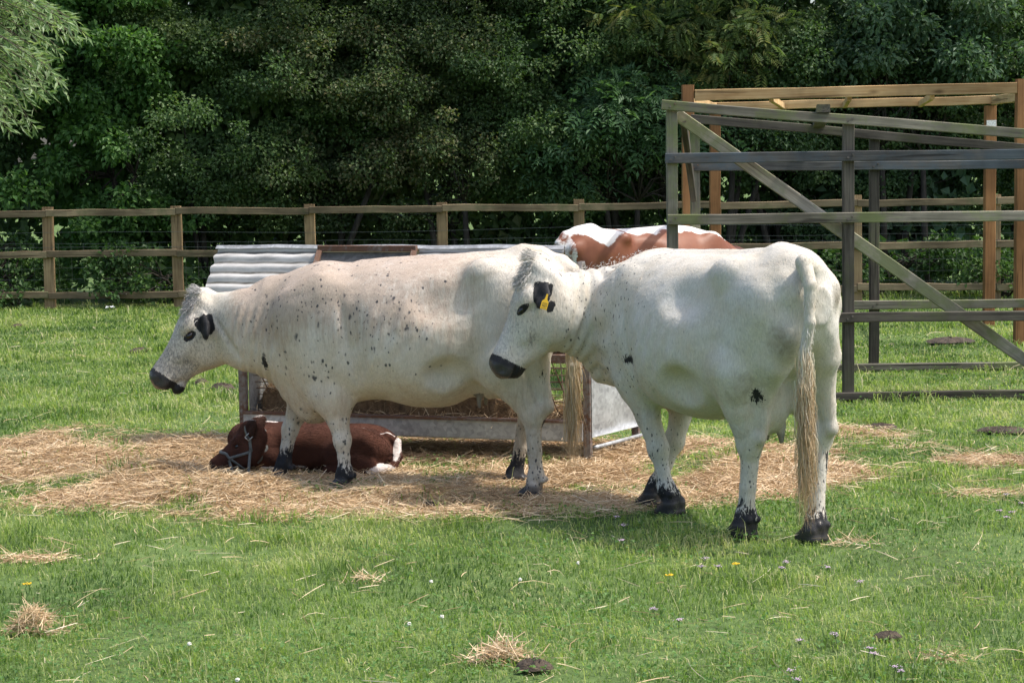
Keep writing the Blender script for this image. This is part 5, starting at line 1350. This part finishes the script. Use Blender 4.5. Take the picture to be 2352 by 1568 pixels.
# ---------------------------------------------- the red and white cow beyond the feeder
def build_cow_c():
    B = Beast(1.10, 15.7, .84, .54)
    S = Solid((-1.0, -.48, -.02), (1.6, .48, 1.36), .015)
    torso(S, [1.07, 1.145, 1.215, 1.215, 1.200, 1.198, 1.205, 1.210, 1.19, 1.155, 1.10, 1.03, .93],
          [.94, .86, .78, .68, .58, .50, .47, .48, .47, .45, .45, .52, .70],
          [.06, .14, .20, .235, .265, .315, .335, .32, .28, .25, .22, .18, .09],
          [1.0, 1.0, .99, .94, .88, .80, .78, .78, .80, .82, .82, .80, .80])
    for q in (-1, 1):
        S.ball((-.42, .225 * q, 1.13), (.06, .05, .05), .06)
        S.ball((-.79, .10 * q, 1.06), (.06, .05, .06), .05)
        S.ball((.47, .19 * q, .95), (.12, .06, .2), .10)
        S.ball((-.22, .30 * q, 1.03), (.13, .06, .08), .09, None, 'sub')
    S.cone((-.58, 0, 1.19), (-.80, 0, 1.15), .055, .045, .06)
    hO = np.array([1.20, 0, .70])
    S.chain([np.array([.58, 0, .80]), np.array([.82, 0, .78]), np.array([1.05, 0, .66]), np.array([1.13, 0, .58])], [.32, .24, .17, .14], .10, (YL, .55))
    A, P = head(S, hO, np.array([.42, 0, -.9]), np.array([.9, 0, .42]), .95)
    for q in (1, -1): ear(S, P(.10, .075, .10 * q), P(.10, .10, .22 * q) + np.array([-.04, 0, 0]), A[0] * .6 + A[2] * q * .2, 1.0)
    for q in (1, -1):
        foreleg(S, q, np.array([.47, .17 * q, .62]), np.array([.47 + .04 * q, .16 * q, .31]), np.array([.46 + .04 * q, .155 * q, .115]), np.array([.48 + .04 * q, .155 * q, 0]), .96)
        hindleg(S, q, np.array([-.40, .19 * q, .65]), np.array([-.64 + .06 * q, .16 * q, .43]), np.array([-.63 + .06 * q, .155 * q, .115]), np.array([-.60 + .06 * q, .155 * q, 0]), .98)
    S.ball((-.47, 0, .60), (.14, .12, .13), .06)
    tl = [np.array([-.80, 0, 1.15]), np.array([-.86, 0, 1.10]), np.array([-.885, 0, .95]), np.array([-.875, 0, .7]), np.array([-.87, 0, .5])]
    S.chain(tl, [.045, .042, .035, .028, .022], .03)
    S.floor(0)
    t = NT('red_and_white_coat'); v = t.coord('Object')
    n1 = t.noise(v, 11, 6, .65, .5)
    m_ = t.math('ADD', t.attr('red'), t.math('MULTIPLY', t.math('SUBTRACT', n1, .5), 1.7))
    white = t.mix(t.ramp(t.noise(v, 30, 4, .6), [(.58, 0.0), (.72, .5)]), (.72, .69, .65), (.60, .42, .36))
    red = t.mix(t.ramp(t.noise(v, 6, 4, .6), [(.3, 0.0), (.7, 1.0)]), (.165, .052, .024), (.235, .085, .040))
    col = t.mix(t.ramp(m_, [(.38, 0.0), (.62, 1.0)]), white, red)
    m = t.done(t.bsdf(col, .5, t.bump(t.noise(v, 30, 3), .1, .01), spec=.35))
    V, Q = S.mesh(); x, y, z = V.T
    edge = 1.163 + .012 * np.sin(9 * x + 1) + .008 * np.sin(31 * x) + .05 * np.exp(-((x + .40) / .08) ** 2) - .09 * np.exp(-((x + .58) / .09) ** 2) - .10 * sstep(.35, .75, x)
    red_ = np.clip((edge - z) / .05 + .5, -.5, 1.5)
    red_ = np.where(x < -.80, .5 + .0 * x, red_)
    red_ = np.where((z < .30), -.4, red_)
    o = mk('cow', V, Q, m, None, True, {'red': red_}); o.matrix_world = B.matrix()
    tag(o, 'chestnut red cow with white back standing behind the feeder and pen', 'cow', 'cattle in the paddock')
    r = np.random.default_rng(5); N = 350; tt = r.random(N)
    P0 = tl[3] * (1 - tt[:, None]) + tl[4] * tt[:, None] + r.normal(0, .012, (N, 3))
    locks('tail_switch', o, P0, np.stack([r.normal(0, .05, N), r.normal(0, .05, N), -np.ones(N)], 1), r.uniform(.2, .4, N), m_switch, .012, 0, .003, 6, 1.5, 6)
    for q in (1, -1): eyeball(o, P(.201, .072, .097 * q), 1.0, m_eye, 'eye', (.019, .015, .014), A)
    return o

# ---------------------------------------------- the calf lying in the hay with its halter on
def build_calf():
    B = Beast(-1.115, 11.42, -.985, .17)
    S = Solid((-.62, -.34, -.02), (.98, .42, .52), .008)
    xs = [-.46, -.41, -.34, -.24, -.10, .04, .20, .32, .40, .46]
    top = [.12, .18, .22, .25, .268, .27, .272, .262, .235, .20]
    bot = [.04, .02, .0, -.01, -.01, -.01, .0, .02, .05, .12]
    wid = [.06, .12, .165, .19, .20, .195, .165, .135, .11, .06]
    mid = [.10, .11, .12, .14, .15, .15, .16, .17, .18, .19]
    S.loft((0, 0, 0), np.array([[1, 0, 0], [0, 0, 1], [0, 1, 0]], float), xs, top, bot, wid, mid, 2.2, .04)
    hO = B.W(568, 977, 11.22)
    S.chain([np.array([.34, 0, .15]), np.array([.44, .01, .165]), hO + np.array([-.03, -.01, -.07])], [.118, .102, .082], .05, (YL, .66))
    A, P = head(S, hO, np.array([.71, .10, -.69]), np.array([.69, .10, .71]), .57, .95)
    g = .57; calf_ears = []
    for q in (1, -1):
        er = P(.045, .055, .085 * q); calf_ears.append(ear(S, er, er + np.array([-.065, .06 * q, .070]), np.array([.60, .75 * q, .0]), .92, .7))
    # folded legs
    for q in (1, -1):
        k = np.array([.40, .145 * q, .055]); 
        S.chain([np.array([.30, .12 * q, .17]), np.array([.24, .155 * q, .09]), k], [.075, .055, .038], .04)
        S.chain([k, np.array([.24, .165 * q, .028]), np.array([.16, .155 * q, .026])], [.034, .024, .027], .02)
        st = np.array([-.14, .185 * q, .11]); hk = np.array([-.34, .20 * q, .05])
        S.ball((-.26, .13 * q, .13), (.17, .085, .11), .06)
        S.chain([st, np.array([-.26, .21 * q, .075]), hk], [.075, .05, .034], .04)
        S.chain([hk, np.array([-.22, .235 * q, .03]), np.array([-.10, .225 * q, .028])], [.032, .025, .028], .02)
    S.chain([np.array([-.40, .01, .19]), np.array([-.455, .03, .165]), np.array([-.475, .07, .09]), np.array([-.455, .13, .035]), np.array([-.36, .21, .022])], [.030, .028, .026, .026, .032], .02)
    S.floor(-.015)
    t = NT('calf_coat'); v = t.coord('Object')
    hm = t.n('Mapping'); hm.inputs['Scale'].default_value = (25, 120, 120); t.l(v, hm.inputs[0])
    n1 = t.noise(v, 14, 5, .62, .4)
    m_ = t.math('ADD', t.attr('white'), t.math('MULTIPLY', t.math('SUBTRACT', n1, .5), .9))
    red = t.mix(t.ramp(t.noise(v, 7, 4, .6), [(.3, 0.0), (.7, 1.0)]), (.046, .020, .014), (.088, .037, .025))
    col = t.mix(t.ramp(m_, [(.46, 0.0), (.54, 1.0)]), red, (.66, .60, .56))
    col = t.mix(t.attr('dark'), col, (.03, .018, .015))
    m = t.done(t.bsdf(col, .9, t.bump(t.noise(hm.outputs[0], 1.0, 3), .5, .008), spec=.12))
    V, Q = S.mesh(); x, y, z = V.T
    tz = np.interp(x, xs, top)
    wt = np.where((x > -.45) & (x < .38), (z - tz + .010) / .020 - 3 * (np.abs(y) > .022) - .25, -1)
    tailc = np.maximum(near(V, (-.472, .05, .11), (.034, .12, .12)), near(V, (-.40, .18, .03), (.13, .11, .042)))
    wt = np.maximum(wt, tailc * 1.6)
    wt = np.maximum(wt, np.where((x > .05) & (z < .045) & (np.abs(y) > .135) & (x < .30), .9, -1))
    wt = np.maximum(wt, near(V, (-.40, .17, .04), (.10, .10, .045)) * 1.1)
    hs = (V - hO) @ A.T / g
    dark = np.where((hs[:, 0] > .47) & (x > .4), sstep(.47, .52, hs[:, 0]), 0) * .8
    for e_ in calf_ears: dark = np.maximum(dark, .6 * (e_(V, .1) > 0))
    wt = np.maximum(wt, near(V, P(.05, -.02, .04), (.014, .014, .02)) * 1.0)
    o = mk('calf', V, Q, m, None, True, {'white': np.clip(wt, -1, 1.5), 'dark': dark}); o.matrix_world = B.matrix()
    e = S.h; fur(o, V, norm_rows(np.stack([S.sample(V + d_) - S.sample(V - d_) for d_ in np.eye(3) * e], 1)), {'white': np.clip(wt, -1, 1.5), 'dark': dark}, m, 40000, .012, (-.6, 0, -.7), z > .02, 6)
    tag(o, 'dark red calf in a grey halter lying on the hay', 'calf', 'cattle in the paddock')
    for q in (1, -1): eyeball(o, P(.20, .074, .098 * q), 1.0, m_eye, 'eye', (.017, .013, .012), A)
    # webbing halter: noseband, cheek straps, headpiece, hanging end, buckle
    t = NT('halter_webbing'); mw = t.done(t.bsdf(t.ramp(t.noise(t.coord('Object'), 200, 2), [(.3, (.085, .09, .085)), (.7, (.16, .165, .155))]), .7))
    t = NT('halter_metal'); mm = t.done(t.bsdf((.55, .55, .53), .35, metal=.8))
    hal = bpy.data.objects.new('halter', None); C.objects.link(hal); hal.parent = o; hal['label'] = 'grey webbing halter'
    hal.location = tuple(hO)
    def strap(name, pts, w=.008, push=.004):
        pts = np.array(pts); K = len(pts)
        G_ = []
        for i in range(K):
            T = unit(pts[min(i + 1, K - 1)] - pts[max(i - 1, 0)])
            e_ = np.array([s_surf(pts[i] + dv) - s_surf(pts[i] - dv) for dv in np.eye(3) * .01]); n_ = unit(e_)
            s_ = unit(np.cross(T, n_))
            for (u_, h_) in ((-w, push), (w, push), (w, push + .003), (-w, push + .003)): G_.append(pts[i] + s_ * u_ + n_ * h_)
        F_ = [(i * 4 + j, i * 4 + (j + 1) % 4, (i + 1) * 4 + (j + 1) % 4, (i + 1) * 4 + j) for i in range(K - 1) for j in range(4)]
        F_ += [(0, 1, 2, 3), ((K - 1) * 4 + 3, (K - 1) * 4 + 2, (K - 1) * 4 + 1, (K - 1) * 4)]
        return mk(name, np.array(G_) - hO, np.array(F_), mw, hal, True, None, True)
    s_surf = lambda p: float(S.sample(np.asarray(p)[None])[0])
    def onto(p):
        p = np.array(p, float)
        for _ in range(14):
            v0 = s_surf(p); gr = np.array([s_surf(p + dv) - s_surf(p - dv) for dv in np.eye(3) * .008]) / .016
            p = p - gr * v0 / max(gr @ gr, .2)
        return p
    def ring(s_a, s_b, n=22):
        pts = []
        for i in range(n + 1):
            th = i / n * 2 * math.pi; c = P(s_a + (s_b - s_a) * (1 - math.cos(th)) / 2, .11, 0)
            pts.append(onto(c + A[1] * math.cos(th) * .12 + A[2] * math.sin(th) * .12))
        return pts
    strap('noseband', ring(.36, .33))
    for q in (1, -1):
        strap('cheek_strap', [onto(P(.345 - .22 * k, .10 + .115 * k, .14 * q)) for k in np.linspace(0, 1, 8)])
        strap('headpiece', [onto(P(.125 - .14 * k, .215 - .20 * k, .16 * q - .05 * q * k)) for k in np.linspace(0, 1, 9)])
    e0 = onto(P(.34, .2, .03)); 
    Gs = Geo()
    def hang(name, p0, p1, w=.008):
        p0 = np.array(p0); p1 = np.array(p1); sd = unit(np.cross(p1 - p0, [0, 1, 0])); K = 5
        Vv = []
        for k in np.linspace(0, 1, K):
            c_ = p0 + (p1 - p0) * k + np.array([0, .006 * math.sin(k * 3), 0])
            for (u_, h_) in ((-w, 0), (w, 0), (w, .003), (-w, .003)): Vv.append(c_ + sd * u_ + np.array([0, h_, 0]))
        F_ = [(i * 4 + j, i * 4 + (j + 1) % 4, (i + 1) * 4 + (j + 1) % 4, (i + 1) * 4 + j) for i in range(K - 1) for j in range(4)] + [(0, 1, 2, 3), (19, 18, 17, 16)]
        mk(name, np.array(Vv) - hO, np.array(F_), mw, hal, True, None, True)
    yl = onto(P(.345, .10, .14))
    hang('hanging_strap', yl + np.array([0, .004, -.01]), yl + np.array([-.045, .02, -.125]))
    y2 = onto(P(.125, .215, .16))
    hang('throat_strap', y2 + np.array([0, .006, .02]), y2 + np.array([.008, .03, -.13]))
    bk = onto(P(.03, .09, .14)) + A[2] * .008
    Gb = Geo()
    for (p, q) in (((-.014, -.018), (.014, -.018)), ((.014, -.018), (.014, .018)), ((.014, .018), (-.014, .018)), ((-.014, .018), (-.014, -.018))):
        Gb.tube([bk + A[1] * p[0] + A[0] * p[1] - hO, bk + A[1] * q[0] + A[0] * q[1] - hO], .003, 6)
    Gb.build('buckle', mm, hal, True, local=True)
    return o

# ------------------------------------------------------------------ small things lying and growing in the grass
def build_small():
    r = np.random.default_rng(55)
    t = NT('cow_dung'); v = t.coord('Object'); n = t.noise(v, 25, 5, .65)
    md = t.done(t.bsdf(t.ramp(n, [(.3, (.022, .016, .011)), (.7, (.085, .06, .038))]), .85, t.bump(n, .9, .03)))
    def dung(px, py, rx, ry, h, label, seed):
        c = on_ground(px, py); rr = np.random.default_rng(seed)
        nr, na = 9, 26; V = []
        for i in range(nr + 1):
            f = i / nr
            for j in range(na):
                th = j / na * 6.283; w_ = 1 + .18 * math.sin(2 * th + seed) + .12 * math.sin(3 * th + 2 * seed) + .07 * math.sin(7 * th)
                z = .62 * h * (1 - f ** 3) * (.55 + .9 * rr.random()) + .003
                V.append((rx * f * w_ * math.cos(th), ry * f * w_ * math.sin(th), z if i < nr else .0))
        Q = [(i * na + j, i * na + (j + 1) % na, (i + 1) * na + (j + 1) % na, (i + 1) * na + j) for i in range(nr) for j in range(na)]
        o = mk('dung_pat', V, np.array(Q), md, None, True); o.location = (c[0], c[1], float(gz(np.array([c[0]]), np.array([c[1]]))[0]) + .012)
        tag(o, label, 'dung pat', 'dung pats in the paddock')
    for k, a in enumerate([(511, 897, .10, .10, .060, 'dark dung pat in the grass below the walking cow\'s chin'), (462, 881, .07, .08, .035, 'small flat dung pat under the walking cow\'s muzzle'),
              (322, 808, .095, .14, .03, 'dung pat in the grass left of the walking cow\'s forehead'), (40, 750, .06, .1, .02, 'small brown dung patch by the fence at the left edge'),
              (2180, 787, .20, .22, .045, 'large dark dung pat on the grass inside the pen'), (2025, 983, .10, .07, .03, 'dung pat in the grass just right of the tagged cow\'s hock'),
              (2308, 992, .16, .09, .035, 'broad dung pat near the right edge beside strewn hay'), (1225, 1538, .075, .05, .035, 'dung pat in the near grass below a tuft of hay'),
              (2040, 1470, .06, .035, .02, 'small dark dung pat in the lower right grass'), (985, 1166, .05, .04, .03, 'dark dung lump at the front edge of the hay'),
              (1890, 1195, .0001, .0001, .0001, '')]):
        if a[5]: dung(*a, 60 + k)
    # tufts of hay dropped in the near grass
    def tuft(px, py, n, rad, h, label, seed):
        rr = np.random.default_rng(seed); c = on_ground(px, py)
        X = rr.normal(0, rad, n); Y = rr.normal(0, rad * .5, n); Z = h * np.exp(-(X / rad) ** 2 * .8) * rr.random(n) ** .8 + .01
        V, Q = straws(c[0] + X, c[1] + Y, Z + gz(c[0] + X, c[1] + Y), rr.uniform(.05, .16, n), rr, .55)
        o = mk('hay_tuft', V - c, Q, m_straw, None, False, {'rnd': np.repeat(np.clip(rr.normal(.6, .2, n), 0, 1), 8)}); o.location = tuple(c)
        tag(o, label, 'hay tuft', 'tufts of hay dropped in the grass')
    tuft(78, 1452, 300, .055, .10, 'russet tuft of hay in the near grass at the left edge', 1)
    tuft(1150, 1515, 260, .06, .06, 'pale spiky tuft of hay in the near grass at bottom centre', 2)
    tuft(840, 1335, 50, .045, .02, 'thin wisp of hay in the grass below the walking cow', 3)
    tuft(2170, 1520, 45, .06, .02, 'small flat wisp of hay at the bottom right', 4)
    tuft(1960, 1250, 60, .07, .02, 'wisp of hay in the grass just right of the tagged cow\'s hind hoof', 5)
    # flowers
    def fm(name, c): 
        t = NT(name); return t.done(t.bsdf(c, .7))
    mp, my, mw, ms = fm('yarrow_pink', (.62, .45, .58)), fm('dandelion_yellow', (.80, .52, .02)), fm('clover_white', (.75, .73, .66)), fm('flower_stem', (.06, .11, .03))
    def flower(kind, px, py, label, cat, hgt, seed):
        rr = np.random.default_rng(seed); top = None; c = on_ground(px, py, hgt); b = np.array([c[0], c[1], 0.0])
        o = empty(kind, tuple(b)); tag(o, label, cat, 'wild flowers in the grass')
        G = Geo(); G.tube([b, b + np.array([rr.normal(0, .01), rr.normal(0, .01), hgt * .6]), b + ZUP * hgt], [.0016, .0014, .0012], 5)
        H = Geo()
        if cat == 'yarrow':
            for i in range(26):
                p = b + np.array([rr.normal(0, .008), rr.normal(0, .008), hgt + rr.normal(.002, .002)]); H.add(*blob(p, .0026, .6))
                if i % 4 == 0: G.tube([b + ZUP * hgt * .8, p], .0006, 4)
        elif cat == 'dandelion':
            for i in range(40):
                th = rr.random() * 6.28; q = rr.random() ** .5 * .018; p = b + ZUP * (hgt + .003)
                H.add(*blob(p + np.array([math.cos(th) * q, math.sin(th) * q, .004 * rr.random()]), .004, .4))
        else:
            for i in range(30):
                u = unit(rr.normal(size=3)); H.add(*blob(b + ZUP * hgt + u * .006, .0032, .9))
        G.build('stem', ms, o); H.build('flower_head', {'yarrow': mp, 'dandelion': my, 'clover': mw}[cat], o, True)
    yar = [(2348, 1155), (2296, 1172), (2325, 1175), (2312, 1187), (1805, 1290), (1795, 1303), (1415, 1187), (1432, 1206), (1700, 1192), (1620, 1282), (1610, 1300), (1650, 1300), (1500, 1398), (1560, 1422), (1900, 1302), (1918, 1455), (1838, 1470), (1998, 1488), (2008, 1500), (1815, 1538), (1832, 1560), (2058, 1530), (2068, 1540), (1975, 1335), (2310, 1135), (1428, 1240)]
    for i, (x, y) in enumerate(yar):
        if x > 2250: l = 'pale pink yarrow in the small cluster at the right edge, level with the hind hooves'
        elif y < 1260: l = 'pale pink yarrow in the shaded grass between the tagged cow\'s fore and hind hooves'
        elif y < 1345: l = 'pale pink yarrow in the row just below the tagged cow\'s hind hooves'
        elif x < 1600: l = 'pale pink yarrow in the near grass left of the bottom right flower cluster'
        else: l = 'pale pink yarrow in the loose cluster at the bottom right of the grass'
        flower('yarrow_flower', x, y, l, 'yarrow', .06 + .03 * r.random(), 300 + i)
    for i, (x, y, l) in enumerate([(1536, 1322, 'yellow dandelion in the grass below the tagged cow'), (62, 1342, 'yellow dandelion in the grass at the left edge'), (1690, 1296, 'small yellow dandelion beside pink yarrow near the right hind hoof')]):
        flower('dandelion_flower', x, y, l, 'dandelion', .04, 400 + i)
    for i, (x, y, l) in enumerate([(435, 1478, 'white clover flower between the russet hay tuft and the bottom centre tuft'), (1195, 1330, 'white clover flower below the shadow of the tagged cow'),
                                   (940, 1432, 'white clover flower up and left of the bottom centre hay tuft'), (1328, 1292, 'white clover flower at the lower rim of the tagged cow\'s shadow'),
                                   (545, 1560, 'white clover flower at the bottom edge, left of centre'), (990, 1335, 'white clover flower just right of the wisp below the walking cow'), (1015, 1415, 'white clover flower straight above the bottom centre hay tuft')]):
        flower('clover_flower', x, y, l, 'clover', .045, 500 + i)
    # scrap of white litter by the fence
    c = on_ground(253, 712); K = 6; V = []
    for i in range(K + 1):
        for j in range(K + 1): V.append((c[0] + (i / K - .5) * .10 + r.normal(0, .003), c[1] + (j / K - .5) * .07, .02 + .028 * abs(math.sin(i * 1.3 + j)) + r.normal(0, .004)))
    Q = [(i * (K + 1) + j, (i + 1) * (K + 1) + j, (i + 1) * (K + 1) + j + 1, i * (K + 1) + j + 1) for i in range(K) for j in range(K)]
    t = NT('litter_white'); o = mk('paper_scrap', np.array(V) - c, np.array(Q), t.done(t.bsdf((.8, .8, .79), .6)), None, False); o.location = tuple(c)
    tag(o, 'crumpled white scrap of litter at the foot of the fence', 'litter')
def blob(c, r_, sq=1.0):
    V = [(1, 0, 0), (-1, 0, 0), (0, 1, 0), (0, -1, 0), (0, 0, 1), (0, 0, -1)]
    V = np.asarray(c) + np.array(V) * r_ * np.array([1, 1, sq])
    return V, None, np.array([(0, 2, 4), (2, 1, 4), (1, 3, 4), (3, 0, 4), (2, 0, 5), (1, 2, 5), (3, 1, 5), (0, 3, 5)])

# ------------------------------------------------------------------ the place
build_ground(); build_grass(); build_hay()
build_trees(); build_willow()
build_fence(); build_pen(); build_frame(); build_feeder()
build_cow_b(); build_cow_a(); build_cow_c(); build_calf()
build_small()
